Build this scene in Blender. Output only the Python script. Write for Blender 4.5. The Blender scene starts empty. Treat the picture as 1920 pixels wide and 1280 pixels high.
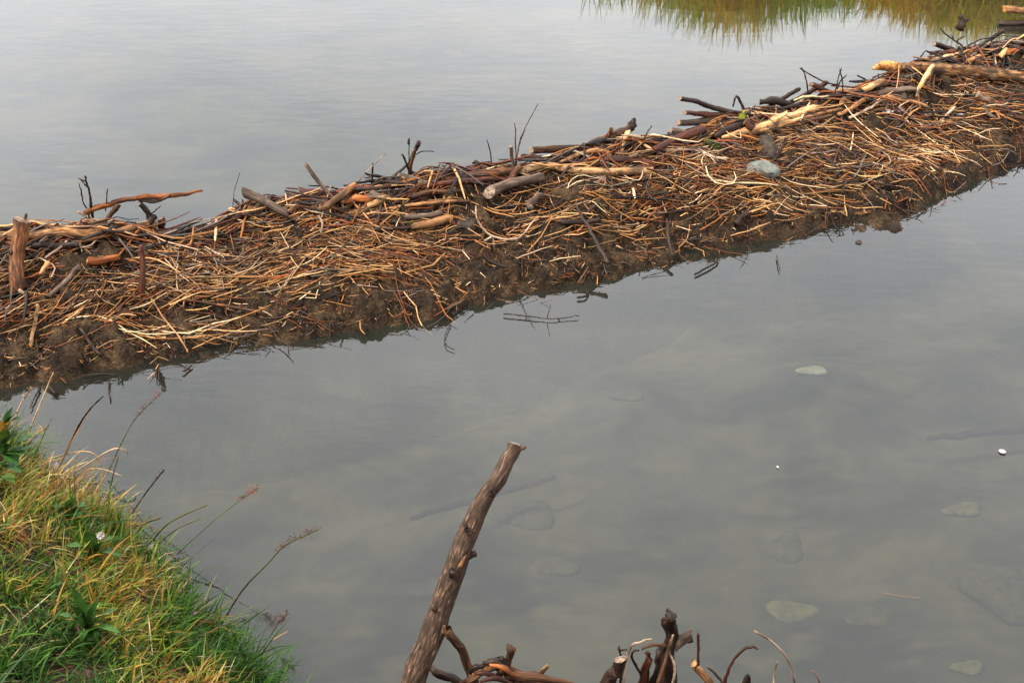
import bpy, math, random
import numpy as np
from mathutils import Vector

# ------------------------------------------------------------------ camera, sky, sun, exposure
scn = bpy.context.scene
col = scn.collection
CAM_H, PITCH, LENS = 3.5, math.radians(33.0), 50.0
FPX = 1920 * LENS / 36.0
cd = bpy.data.cameras.new('camera'); cam = bpy.data.objects.new('camera', cd); col.objects.link(cam)
cam.location = (0, 0, CAM_H); cam.rotation_euler = (math.pi / 2 - PITCH, 0, 0)
cd.lens = LENS; cd.sensor_width = 36; cd.sensor_fit = 'HORIZONTAL'; cd.clip_start = .05; cd.clip_end = 2000
scn.camera = cam

SUN_DIR = Vector((-0.62, -0.10, 0.78)).normalized()      # towards the sun
w = bpy.data.worlds.new('World'); scn.world = w; w.use_nodes = True
nt = w.node_tree; nt.nodes.clear()
out = nt.nodes.new('ShaderNodeOutputWorld'); bg = nt.nodes.new('ShaderNodeBackground')
sky = nt.nodes.new('ShaderNodeTexSky'); sky.sky_type = 'NISHITA'; sky.sun_disc = False
sky.sun_elevation = math.asin(SUN_DIR.z); sky.sun_rotation = math.atan2(SUN_DIR.x, SUN_DIR.y)
tc = nt.nodes.new('ShaderNodeTexCoord')
mp = nt.nodes.new('ShaderNodeMapping'); mp.inputs['Scale'].default_value = (1.1, 1.1, 2.0); mp.inputs['Location'].default_value = (1.7, .4, .9)
nz = nt.nodes.new('ShaderNodeTexNoise'); nz.inputs['Scale'].default_value = 1.9; nz.inputs['Detail'].default_value = 5; nz.inputs['Roughness'].default_value = .5
rp = nt.nodes.new('ShaderNodeValToRGB')
rp.color_ramp.elements[0].position = .32; rp.color_ramp.elements[0].color = (.68, .72, .80, 1)
rp.color_ramp.elements[1].position = .70; rp.color_ramp.elements[1].color = (1.16, 1.17, 1.22, 1)
scl = nt.nodes.new('ShaderNodeMix'); scl.data_type = 'RGBA'; scl.blend_type = 'MULTIPLY'; scl.inputs[0].default_value = 1
scl.inputs[7].default_value = (15.4, 15.3, 15.1, 1)
mx = nt.nodes.new('ShaderNodeMix'); mx.data_type = 'RGBA'; mx.inputs[0].default_value = .93      # cloud cover over blue sky
L = nt.links.new
sx = nt.nodes.new('ShaderNodeSeparateXYZ'); gr = nt.nodes.new('ShaderNodeMapRange'); gr.inputs['From Min'].default_value = 0; gr.inputs['To Min'].default_value = .84; gr.inputs['To Max'].default_value = 1.36   # overcast: brighter to the zenith
gm = nt.nodes.new('ShaderNodeMix'); gm.data_type = 'RGBA'; gm.blend_type = 'MULTIPLY'; gm.inputs[0].default_value = 1
L(tc.outputs['Generated'], sx.inputs[0]); L(sx.outputs[2], gr.inputs['Value']); L(scl.outputs[2], gm.inputs[6]); L(gr.outputs[0], gm.inputs[7])
L(tc.outputs['Generated'], mp.inputs['Vector']); L(mp.outputs[0], nz.inputs['Vector']); L(nz.outputs['Fac'], rp.inputs['Fac'])
L(rp.outputs['Color'], scl.inputs[6]); L(sky.outputs[0], mx.inputs[6]); L(gm.outputs[2], mx.inputs[7])
L(mx.outputs[2], bg.inputs['Color']); bg.inputs['Strength'].default_value = .1; L(bg.outputs[0], out.inputs['Surface'])

sd = bpy.data.lights.new('sun', 'SUN'); sun = bpy.data.objects.new('sun', sd); col.objects.link(sun)
sd.energy = 4.8; sd.angle = math.radians(6); sd.color = (1, .95, .87)
sun.rotation_euler = SUN_DIR.to_track_quat('Z', 'Y').to_euler(); sun.location = (-4, 2, 8)
vs = scn.view_settings; vs.view_transform = 'Standard'; vs.look = 'None'; vs.gamma = 1; vs.use_curve_mapping = False
vs.exposure = 1.5
try:
    scn.cycles.max_bounces = 6; scn.cycles.transparent_max_bounces = 12; scn.cycles.glossy_bounces = 3
except Exception: pass

# ------------------------------------------------------------------ helpers
rng = np.random.default_rng(11); random.seed(11)
CP, SP = math.cos(PITCH), math.sin(PITCH)
def ray(px, py):
    a, b = (px - 960) / FPX, -(py - 640) / FPX
    return np.array([a, CP + b * SP, -SP + b * CP])          # unit depth along the optical axis
def at_z(px, py, z):
    d = ray(px, py); s = (z - CAM_H) / d[2]; return np.array([0, 0, CAM_H]) + d * s
def at_y(px, py, y):
    d = ray(px, py); return np.array([0, 0, CAM_H]) + d * (y / d[1])
def depth(p): return p[1] * CP - (p[2] - CAM_H) * SP
def project(x, y, z):
    dz = z - CAM_H; de = y * CP - dz * SP
    return 960 + FPX * x / de, 640 - FPX * (y * SP + dz * CP) / de
_lat = rng.random((64, 64, 4))
def vnoise(x, y, ch=0):
    xi, yi = np.floor(x).astype(int), np.floor(y).astype(int); fx, fy = x - xi, y - yi
    fx = fx * fx * (3 - 2 * fx); fy = fy * fy * (3 - 2 * fy); T = _lat[:, :, ch]
    g = lambda i, j: T[(xi + i) % 64, (yi + j) % 64]
    return (g(0, 0) * (1 - fx) + g(1, 0) * fx) * (1 - fy) + (g(0, 1) * (1 - fx) + g(1, 1) * fx) * fy - .5
def fbm(x, y, f, o=4, ch=0, gain=.5):
    s, a = 0, 1.0
    for k in range(o):
        s = s + a * vnoise(x * f + 7.3 * k, y * f + 3.1 * k, (ch + k) % 4); a *= gain; f *= 2.03
    return s

def put(name, me, mat, parent=None, loc=(0, 0, 0)):
    o = bpy.data.objects.new(name, me); col.objects.link(o); o.location = loc
    if mat is not None: me.materials.append(mat)
    if parent is not None: o.parent = parent
    return o
def tag(o, label=None, cat=None, group=None, kind=None):
    if label: o['label'] = label
    if cat: o['category'] = cat
    if group: o['group'] = group
    if kind: o['kind'] = kind
    return o
def mesh(name, V, F, cols=None, uv=None, smooth=True):
    me = bpy.data.meshes.new(name)
    if isinstance(F, np.ndarray):
        V = np.asarray(V, dtype=np.float32); nf, k = F.shape
        me.vertices.add(len(V)); me.vertices.foreach_set('co', V.ravel())
        me.loops.add(nf * k); me.loops.foreach_set('vertex_index', F.astype(np.int32).ravel())
        me.polygons.add(nf); me.polygons.foreach_set('loop_start', np.arange(0, nf * k, k, dtype=np.int32))
        me.update(calc_edges=True)
    else:
        me.from_pydata([tuple(v) for v in V], [], F)
    if smooth: me.polygons.foreach_set('use_smooth', np.ones(len(me.polygons), dtype=bool))
    if cols is not None:
        a = me.color_attributes.new('Col', 'FLOAT_COLOR', 'POINT')
        c = np.ones((len(V), 4), dtype=np.float32); c[:, :3] = cols; a.data.foreach_set('color', c.ravel())
    if uv is not None:
        li = np.empty(len(me.loops), dtype=np.int32); me.loops.foreach_get('vertex_index', li)
        u = me.uv_layers.new(name='UVMap'); u.data.foreach_set('uv', np.asarray(uv, dtype=np.float32)[li].ravel())
    me.update(); return me

# ------------------------------------------------------------------ materials
class NT:
    def __init__(s, name):
        s.m = bpy.data.materials.new(name); s.m.use_nodes = True; s.t = s.m.node_tree; s.b = s.t.nodes['Principled BSDF']
    def n(s, t, **k):
        x = s.t.nodes.new(t)
        for a, v in k.items(): setattr(x, a, v)
        return x
    def l(s, a, b): s.t.links.new(a, b)
    def noise(s, vec, scale, detail=4, rough=.55):
        x = s.n('ShaderNodeTexNoise'); x.inputs['Scale'].default_value = scale; x.inputs['Detail'].default_value = detail; x.inputs['Roughness'].default_value = rough
        if vec is not None: s.l(vec, x.inputs['Vector'])
        return x.outputs['Fac']
    def ramp(s, f, stops):
        x = s.n('ShaderNodeValToRGB'); e = x.color_ramp.elements
        while len(e) < len(stops): e.new(.5)
        for q, (p, c) in zip(e, stops): q.position = p; q.color = (*c, 1)
        s.l(f, x.inputs['Fac']); return x.outputs['Color']
    def mix(s, f, a, b, mode='MIX'):
        x = s.n('ShaderNodeMix', data_type='RGBA', blend_type=mode)
        for q, v in ((0, f), (6, a), (7, b)):
            if hasattr(v, 'is_linked'): s.l(v, x.inputs[q])
            else: x.inputs[q].default_value = v if q == 0 else (*v, 1)
        return x.outputs[2]
    def mapping(s, vec, sc):
        x = s.n('ShaderNodeMapping'); x.inputs['Scale'].default_value = sc; s.l(vec, x.inputs['Vector']); return x.outputs[0]
    def bump(s, h, st, dist):
        x = s.n('ShaderNodeBump'); x.inputs['Strength'].default_value = st; x.inputs['Distance'].default_value = dist
        s.l(h, x.inputs['Height']); s.l(x.outputs[0], s.b.inputs['Normal'])
    def setb(s, **k):
        for a, v in k.items(): s.b.inputs[a.replace('_', ' ')].default_value = v

DIM = (.40, .305, .235)
def wood(name, stops, patch=None, patch_at=.56, rough=.7, streak=(120, 9), bump=.6, spec=.07):
    """bark or bare wood: streaks run along the stick (UV.y is metres along it)"""
    q = NT(name); uv = q.n('ShaderNodeUVMap').outputs[0]; oi = q.n('ShaderNodeObjectInfo')
    off = q.n('ShaderNodeVectorMath', operation='ADD'); cmb = q.n('ShaderNodeCombineXYZ')
    mul = q.n('ShaderNodeMath', operation='MULTIPLY'); mul.inputs[1].default_value = 37
    q.l(oi.outputs['Random'], mul.inputs[0]); q.l(mul.outputs[0], cmb.inputs[2]); q.l(uv, off.inputs[0]); q.l(cmb.outputs[0], off.inputs[1])
    v = off.outputs[0]
    stops = [(p_, tuple(x_ * k for x_, k in zip(c_, DIM))) for p_, c_ in stops]
    if patch: patch = tuple(x_ * k for x_, k in zip(patch, DIM))
    s1 = q.noise(q.mapping(v, (streak[0], streak[1], 1)), 1, 5, .6)
    c = q.ramp(s1, stops)
    if patch:
        p = q.noise(q.mapping(v, (34, 10, 1)), 1, 5, .65)
        f = q.ramp(p, [(patch_at, (0, 0, 0)), (patch_at + .05, (1, 1, 1))])
        c = q.mix(f, c, patch)
    st = q.noise(q.mapping(v, (16, 7, 1)), 1, 6, .7)                # mud stains and damp patches
    c = q.mix(q.ramp(st, [(.46, (0, 0, 0)), (.60, (.85, .85, .85))]), c, (.016, .010, .0065))
    h = q.n('ShaderNodeHueSaturation'); q.l(c, h.inputs['Color'])
    mr = q.n('ShaderNodeMapRange'); mr.inputs['To Min'].default_value = .72; mr.inputs['To Max'].default_value = 1.3
    q.l(oi.outputs['Random'], mr.inputs['Value']); q.l(mr.outputs[0], h.inputs['Value']); q.l(h.outputs[0], q.b.inputs['Base Color'])
    q.setb(Roughness=rough, Specular_IOR_Level=spec); q.bump(s1, bump, .004)
    return q.m
M = {}
M['bark'] = wood('bark_brown', [(.32, (.022, .013, .009)), (.5, (.075, .042, .026)), (.68, (.20, .125, .075))], (.26, .125, .05), .58)
M['barkyel'] = wood('bark_flaky', [(.36, (.035, .018, .008)), (.5, (.20, .11, .045)), (.62, (.42, .29, .15))], (.30, .13, .035), .60, streak=(90, 14), bump=1)
M['red'] = wood('bark_red', [(.34, (.020, .010, .010)), (.52, (.085, .032, .022)), (.7, (.19, .085, .05))], (.26, .06, .03), .62, rough=.5)
M['dark'] = wood('bark_wet_dark', [(.35, (.010, .008, .008)), (.55, (.032, .022, .020)), (.72, (.10, .075, .065))], None, rough=.45)
M['grey'] = wood('weathered_grey', [(.33, (.045, .037, .033)), (.52, (.13, .11, .098)), (.7, (.28, .25, .225))], (.12, .065, .035), .63)
M['orange'] = wood('orange_inner_bark', [(.33, (.10, .032, .010)), (.5, (.30, .105, .028)), (.68, (.46, .22, .085))], (.09, .04, .02), .6)
M['cream'] = wood('peeled_cream', [(.30, (.36, .20, .085)), (.48, (.62, .43, .22)), (.66, (.76, .60, .37))], (.33, .15, .055), .63, streak=(80, 7), bump=.4, rough=.55)
M['tan'] = wood('peeled_tan', [(.32, (.16, .085, .038)), (.5, (.38, .225, .11)), (.68, (.58, .40, .22))], (.24, .10, .04), .6, bump=.4)
M['pale'] = wood('bleached_wood', [(.32, (.22, .18, .145)), (.5, (.46, .40, .335)), (.68, (.62, .565, .49))], (.25, .17, .115), .64, bump=.3)
M['stake'] = wood('bark_stake', [(.32, (.05, .024, .02)), (.5, (.20, .095, .050)), (.66, (.46, .25, .11))], (.13, .075, .062), .58, streak=(80, 12), bump=.8)
M['front'] = wood('bark_shredded', [(.34, (.018, .0135, .011)), (.50, (.062, .047, .038)), (.62, (.125, .098, .082)), (.70, (.40, .32, .25))], (.040, .024, .017), .60, streak=(190, 30), bump=1)
q = NT('gnawed_wood'); g = q.n('ShaderNodeTexCoord').outputs['Object']; f = q.noise(g, 30, 5, .6)
q.l(q.ramp(f, [(.35, (.07, .022, .006)), (.5, (.21, .085, .022)), (.65, (.32, .175, .062))]), q.b.inputs['Base Color']); q.bump(f, .8, .01); q.setb(Roughness=.6, Specular_IOR_Level=.06); M['gnaw'] = q.m
q = NT('cut_face'); g = q.n('ShaderNodeTexCoord').outputs['Object']; f = q.noise(g, 60, 4)
q.l(q.ramp(f, [(.35, (.035, .022, .015)), (.6, (.13, .092, .062))]), q.b.inputs['Base Color']); q.bump(f, .5, .003); q.setb(Roughness=.7, Specular_IOR_Level=.06); M['cut'] = q.m
q = NT('cut_face_fresh'); g = q.n('ShaderNodeTexCoord').outputs['Object']; f = q.noise(g, 110, 5, .6)
q.l(q.ramp(f, [(.36, (.028, .020, .014)), (.6, (.105, .090, .072))]), q.b.inputs['Base Color']); q.bump(f, .8, .004); q.setb(Roughness=.8, Specular_IOR_Level=.05); M['cutpale'] = q.m

def colmat(name, rough=.6, spec=.06, trans=0, streak=55):
    q = NT(name); at = q.n('ShaderNodeAttribute', attribute_name='Col'); g = q.n('ShaderNodeTexCoord').outputs['Object']
    f = q.noise(g, streak, 3); v = q.ramp(f, [(.3, (.62, .60, .58)), (.7, (1.2, 1.2, 1.2))])
    c = q.mix(1.0, at.outputs['Color'], v, 'MULTIPLY'); q.l(c, q.b.inputs['Base Color']); q.setb(Roughness=rough, Specular_IOR_Level=spec)
    if trans:
        tr = q.n('ShaderNodeBsdfTranslucent'); q.l(c, tr.inputs['Color']); ms = q.n('ShaderNodeMixShader'); ms.inputs[0].default_value = trans
        o = q.t.nodes['Material Output']; q.l(q.b.outputs[0], ms.inputs[1]); q.l(tr.outputs[0], ms.inputs[2]); q.l(ms.outputs[0], o.inputs['Surface'])
    return q.m
M['straw'] = colmat('dry_reed', .5, .12); M['litter'] = colmat('litter_bits', .8, .03); M['grass'] = colmat('grass_blade', .5, .08, .3, 20)
M['leaf'] = colmat('broad_leaf', .45, .12, .25, 40)

def bedcol(q, g):
    n1 = q.noise(q.mapping(g, (1.0, 1.6, 0)), 1.3, 4, .55); n2 = q.noise(q.mapping(g, (1, 1, 0)), 14, 4); n3 = q.noise(q.mapping(g, (3.2, 5.5, 0)), 1, 3, .5)
    c = q.mix(.5, q.ramp(n1, [(.36, (.010, .010, .010)), (.62, (.060, .057, .038))]), q.ramp(n2, [(.35, (.6, .6, .6)), (.68, (1.35, 1.33, 1.25))]), 'MULTIPLY')
    return q.mix(q.ramp(n3, [(.54, (0, 0, 0)), (.72, (.75, .75, .75))]), c, (.078, .076, .044))
q = NT('dam_mud'); g = q.n('ShaderNodeTexCoord').outputs['Object']
n1 = q.noise(g, 9, 6, .62); n2 = q.noise(g, 70, 5, .65); n3 = q.noise(q.mapping(g, (60, 160, 160)), 1, 4, .6)
c = q.ramp(n1, [(.33, (.005, .0028, .0014)), (.5, (.0165, .0095, .0044)), (.68, (.045, .0275, .013))])
c = q.mix(.75, c, q.ramp(n2, [(.36, (.28, .26, .25)), (.56, (.95, .92, .88)), (.7, (2.1, 2.0, 1.8))]), 'MULTIPLY')
c = q.mix(q.ramp(n3, [(.62, (0, 0, 0)), (.68, (.8, .8, .8))]), c, (.075, .042, .019))
q.l(c, q.b.inputs['Base Color']); 
po = q.n('ShaderNodeSeparateXYZ'); q.l(q.n('ShaderNodeNewGeometry').outputs['Position'], po.inputs[0])       # drowned part lies under pale silt
mz = q.n('ShaderNodeMapRange'); mz.inputs['From Min'].default_value = -.16; mz.inputs['From Max'].default_value = -.02; q.l(po.outputs[2], mz.inputs['Value'])
c = q.mix(mz.outputs[0], bedcol(q, g), c); q.l(c, q.b.inputs['Base Color'])
q.setb(Roughness=.7, Specular_IOR_Level=.06); q.bump(n2, .9, .02); M['mud'] = q.m
q = NT('pond_bed'); g = q.n('ShaderNodeTexCoord').outputs['Object']; q.l(bedcol(q, g), q.b.inputs['Base Color']); q.setb(Roughness=.9, Specular_IOR_Level=.0); M['bed'] = q.m
q = NT('bank_soil'); g = q.n('ShaderNodeTexCoord').outputs['Object']; n1 = q.noise(g, 26, 6, .62)
q.l(q.ramp(n1, [(.34, (.008, .005, .0035)), (.52, (.022, .0135, .009)), (.7, (.06, .038, .024))]), q.b.inputs['Base Color']); q.bump(n1, .9, .02); q.setb(Roughness=.9, Specular_IOR_Level=.04); M['soil'] = q.m
def stone(name, a, b, sc=25, silt=False):
    q = NT(name); g = q.n('ShaderNodeTexCoord').outputs['Object']; f = q.noise(g, sc, 6, .6)
    c = q.ramp(f, [(.36, a), (.62, b)])
    if silt:                                                      # silt lies round the flanks of sunken stones
        nx = q.n('ShaderNodeSeparateXYZ'); ge = q.n('ShaderNodeNewGeometry'); q.l(ge.outputs['Normal'], nx.inputs[0])
        ad = q.n('ShaderNodeMath', operation='MULTIPLY_ADD'); q.l(q.noise(g, 9, 4), ad.inputs[0]); ad.inputs[1].default_value = 1.0; q.l(nx.outputs[2], ad.inputs[2])
        c = q.mix(q.ramp(ad.outputs[0], [(.62, (0, 0, 0)), (1.0, (1, 1, 1))]), (.030, .028, .020), c)
    q.l(c, q.b.inputs['Base Color']); q.bump(f, .4, .004); q.setb(Roughness=.75, Specular_IOR_Level=.1); return q.m
M['st_grey'] = stone('stone_grey', (.034, .037, .030), (.080, .081, .067)); M['st_pale'] = stone('stone_pale', (.085, .074, .066), (.17, .153, .137))
M['st_pink'] = stone('stone_pinkish', (.055, .030, .025), (.12, .07, .06)); M['st_olive'] = stone('stone_algae', (.045, .044, .024), (.098, .094, .046), 25, True)
M['st_sub'] = stone('stone_pale_sunken', (.15, .15, .13), (.24, .235, .205))
M['st_dim'] = stone('stone_silted', (.026, .025, .018), (.052, .049, .031), 25, True); M['clod'] = stone('mud_clod', (.006, .0045, .0035), (.028, .019, .012), 40)
q = NT('chip_white'); q.setb(Base_Color=(.14, .135, .12, 1), Roughness=.6); M['white'] = q.m
# water: fresnel sky reflection over a turbid body that lets some of the bed through
q = NT('pond_water'); q.t.nodes.remove(q.b); o = q.t.nodes['Material Output']; g = q.n('ShaderNodeTexCoord').outputs['Object']
na = q.noise(q.mapping(g, (5, 15, 1)), 1, 3, .5); nb = q.noise(q.mapping(g, (1.2, 2.2, 1)), 1, 2, .5)
ad = q.n('ShaderNodeMath', operation='ADD'); q.l(na, ad.inputs[0]); q.l(nb, ad.inputs[1])
bp = q.n('ShaderNodeBump'); bp.inputs['Strength'].default_value = .035; bp.inputs['Distance'].default_value = .02; q.l(ad.outputs[0], bp.inputs['Height'])
fr = q.n('ShaderNodeFresnel'); fr.inputs['IOR'].default_value = 1.333; q.l(bp.outputs[0], fr.inputs['Normal'])
gl = q.n('ShaderNodeBsdfGlossy'); gl.inputs['Roughness'].default_value = .02; gl.inputs['Color'].default_value = (1, 1, 1, 1); q.l(bp.outputs[0], gl.inputs['Normal'])
nc = q.noise(q.mapping(g, (.8, 1.3, 1)), 1, 5, .6)
df = q.n('ShaderNodeBsdfDiffuse'); q.l(q.ramp(nc, [(.3, (.0075, .0082, .0066)), (.7, (.0155, .0160, .0115))]), df.inputs['Color'])
tr = q.n('ShaderNodeBsdfTransparent'); tr.inputs['Color'].default_value = (.74, .74, .60, 1)
m1 = q.n('ShaderNodeMixShader'); m1.inputs[0].default_value = .58; q.l(df.outputs[0], m1.inputs[1]); q.l(tr.outputs[0], m1.inputs[2])
m2 = q.n('ShaderNodeMixShader'); q.l(fr.outputs[0], m2.inputs[0]); q.l(m1.outputs[0], m2.inputs[1]); q.l(gl.outputs[0], m2.inputs[2]); q.l(m2.outputs[0], o.inputs['Surface'])
M['water'] = q.m

# ------------------------------------------------------------------ the dam as a height field
WL = [(-260, 745), (-100, 722), (0, 704), (100, 690), (200, 673), (340, 655), (480, 629), (640, 602), (740, 585), (880, 557), (1000, 532), (1100, 513), (1170, 497), (1300, 471), (1450, 436), (1600, 402), (1700, 377), (1770, 345), (1850, 318), (1920, 296), (2050, 262), (2250, 215)]
CR = [(-260, 462), (-100, 450), (0, 446), (150, 440), (320, 432), (400, 415), (450, 392), (560, 384), (700, 366), (850, 336), (1000, 304), (1100, 290), (1240, 272), (1400, 224), (1500, 196), (1600, 170), (1750, 118), (1850, 92), (1920, 76), (2050, 50), (2250, 15)]
CREST = .30
WL = [(x, y + float(np.interp(x, [0, 200, 1300, 1500, 1920], [24, 20, 16, 12, 8]))) for x, y in WL]
wl = np.array([at_z(x, y, 0) for x, y in WL]); cr = np.array([at_z(x, y, CREST) for x, y in CR])
def ext(a):
    d0 = (a[0] - a[2]); d1 = (a[-1] - a[-3]); return np.vstack([a[0] + d0 * 6, a, a[-1] + d1 * 6])
wl, cr = ext(wl), ext(cr)
def Wf(x):
    return np.interp(x, wl[:, 0], wl[:, 1]) + .09 * fbm(x, x * 0 + 1.7, 2.2, 5, 1, .6)
def Cf(x): return np.interp(x, cr[:, 0], cr[:, 1])
def Hbase(x, y):
    W_, C_ = Wf(x), Cf(x); d = y - W_; wd = np.maximum(C_ - W_, .25); t = d / wd
    tt = np.clip(t, 0, 1)
    up = CREST * (.06 * np.clip(tt / .05, 0, 1) ** .7 + .94 * (1 - (1 - tt) ** 1.30))
    down = CREST - (y - C_) * 1.15 - .25 * np.clip((y - C_) / .2, 0, 1) ** 2 * .2
    shelf = np.exp(-((x - 1.75) / .55) ** 2)                       # shallow muddy shelf
    under = np.where(d > -.12, d * 1.0, -.12 + (d + .12) * .42) * (1 - shelf) + shelf * np.where(d > -.20, -.006 + .03 * fbm(x, y, 7, 3, 1), (d + .20) * .8 - .006)
    return np.where(t <= 0, under, np.where(t < 1, up, down))
def Hfull(x, y):
    b = Hbase(x, y); amp = np.clip((b + .12) * 6, .15, 1)
    return b + amp * (.085 * fbm(x, y, 3.2, 3, 0) + .060 * fbm(x, y, 13, 4, 2, .62))
GX0, GX1, GY0, GY1, GS = -4.6, 6.2, 3.6, 13.4, .013
gx = np.arange(GX0, GX1, GS); gy = np.arange(GY0, GY1, GS)
XX, YY = np.meshgrid(gx, gy, indexing='ij'); HG = Hfull(XX, YY).astype(np.float32)
HB = Hbase(XX, YY).astype(np.float32) + .085 * fbm(XX, YY, 3.2, 3, 0).astype(np.float32) * np.clip((HG + .12) * 6, .15, 1)
def samp(G, x, y):
    i = np.clip((np.asarray(x) - GX0) / GS, 0, len(gx) - 1.01); j = np.clip((np.asarray(y) - GY0) / GS, 0, len(gy) - 1.01)
    a, b = i.astype(int), j.astype(int); fx, fy = i - a, j - b
    return (G[a, b] * (1 - fx) + G[a + 1, b] * fx) * (1 - fy) + (G[a, b + 1] * (1 - fx) + G[a + 1, b + 1] * fx) * fy
# mesh: a strip that follows the dam
nu, nv = 1050, 190
ux = np.linspace(-4.0, 5.8, nu); vv = np.linspace(-.55, 2.1, nv)
UX = np.repeat(ux[:, None], nv, 1); VV = np.repeat(vv[None], nu, 0)
wd = np.maximum(Cf(UX) - Wf(UX), .25)
UY = np.where(VV < 0, Wf(UX) + VV * 1.6, np.where(VV < 1, Wf(UX) + VV * wd, Cf(UX) + (VV - 1) * .75))
UZ = Hfull(UX, UY)
def gridmesh(name, X, Y, Z):
    a, b = X.shape; idx = np.arange(a * b).reshape(a, b)
    F = np.stack([idx[:-1, :-1], idx[1:, :-1], idx[1:, 1:], idx[:-1, 1:]], -1).reshape(-1, 4)
    return mesh(name, np.stack([X, Y, Z], -1).reshape(-1, 3), F)
tag(put('dam_mound', gridmesh('dam_mound', UX, UY, UZ), M['mud']), kind='structure')

# pond bed, water, banks
bx = np.concatenate([[-300, -80, -20], np.linspace(-8, 12, 170), [25, 80, 300]]); by = np.concatenate([[-300, -60, -10], np.linspace(-1, 20, 170), [30, 80, 300]])
BX, BY = np.meshgrid(bx, by, indexing='ij')
SHOAL = [(at_z(px_, py_, z_), z_) for px_, py_, z_ in ((1525, 695, -.06), (1808, 955, -.15), (1180, 742, -.11), (1815, 1252, -.15))]
def Bedz(x, y):
    b = -.27 + .12 * fbm(x, y, .9, 4, 1)
    for p_, z_ in SHOAL:
        g_ = np.exp(-((x - p_[0]) ** 2 + (y - p_[1]) ** 2) / .30 ** 2); b = b * (1 - g_) + g_ * (z_ - .015)
    return b
BZ = Bedz(BX, BY)
tag(put('pond_bed', gridmesh('pond_bed', BX, BY, BZ), M['bed']), kind='structure')
tag(put('water', mesh('water', [(-300, -300, 0), (300, -300, 0), (300, 300, 0), (-300, 300, 0)], [(0, 1, 2, 3)]), M['water']), kind='structure')
EDGE = [(-40, 785), (60, 862), (160, 925), (230, 995), (300, 1075), (380, 1150), (450, 1222), (520, 1292)]
eg = np.array([at_z(x, y, .22) for x, y in EDGE])
ex = np.concatenate([[-9, -3.2], eg[:, 0], [-.45, .2, 3, 9]]); ey = np.concatenate([[7.4, 5.2], eg[:, 1], [2.80, 2.72, 2.6, 2.2]])
def Ef(x): return np.interp(x, ex, ey) + .06 * fbm(x, x * 0 + 5, 3, 3, 2)
def Bank(x, y):
    d = (Ef(x) - y) * .72
    k = np.clip(d, 0, 9)
    z = np.where(d > 0, .12 + .26 * (1 - np.exp(-k / .22)) + .45 * k, .12 + 1.6 * d)
    return z + .06 * fbm(x, y, 5, 3, 3) + .03 * fbm(x, y, 18, 3, 1)
vx = np.linspace(-4.5, 5, 330); vv = np.concatenate([np.linspace(-.35, 1.4, 130), np.linspace(1.45, 4.5, 30)])
VX = np.repeat(vx[:, None], len(vv), 1); VY = Ef(VX) - np.repeat(vv[None], len(vx), 0)
tag(put('river_bank', gridmesh('river_bank', VX, VY, Bank(VX, VY)), M['soil']), kind='structure')
# far bank, just beyond the top of the frame
def Ff(x): return np.where(x > 3.0, 10.75 - .30 * (x - 3.0), 10.75 + .12 * (3.0 - x)) + .25 * fbm(x, x * 0 + 9, .9, 3, 0)
fx_ = np.linspace(-2, 14, 150); fv = np.linspace(-.5, 9, 70)
FX = np.repeat(fx_[:, None], len(fv), 1); FY = Ff(FX) + np.repeat(fv[None], len(fx_), 0)
def Farz(x, y):
    d = y - Ff(x); return np.where(d < 0, d * .5, .04 + .10 * np.clip(d, 0, 3) + .02 * d) * np.clip((x + .4) / 1.2, -.6, 1) + .05 * fbm(x, y, 2.5, 3)
tag(put('far_bank', gridmesh('far_bank', FX, FY, Farz(FX, FY)), M['soil']), kind='structure')

# ------------------------------------------------------------------ tubes
def march(px, py, lift=0.0):
    d = ray(px, py); s = np.arange(4.0, 16, .008); x, y, z = d[0] * s, d[1] * s, CAM_H + d[2] * s
    h = np.maximum(samp(HB, x, y), 0) + lift
    hit = z <= h; cross = y >= Cf(x) + .03
    k = np.argmax(hit | cross); return np.array([x[k], y[k], z[k]])
def catmull(P, n):
    P = np.asarray(P, float)
    if len(P) == 2: return P[0] + (P[1] - P[0]) * np.linspace(0, 1, n)[:, None]
    Q = np.vstack([2 * P[0] - P[1], P, 2 * P[-1] - P[-2]]); m = len(P) - 1
    t = np.linspace(0, m, n); i = np.minimum(t.astype(int), m - 1); f = (t - i)[:, None]
    a, b, c, e = Q[i], Q[i + 1], Q[i + 2], Q[i + 3]
    return .5 * (2 * b + (c - a) * f + (2 * a - 5 * b + 4 * c - e) * f ** 2 + (3 * b - a - 3 * c + e) * f ** 3)
def frames(P):
    T = np.gradient(P, axis=-2); T /= np.linalg.norm(T, axis=-1, keepdims=True) + 1e-9
    ref = np.where(np.abs(T[..., 2:3]) > .92, np.array([0, 1.0, 0]), np.array([0, 0, 1.0]))
    S = np.cross(T, ref); S /= np.linalg.norm(S, axis=-1, keepdims=True) + 1e-9
    return T, S, np.cross(S, T)
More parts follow.
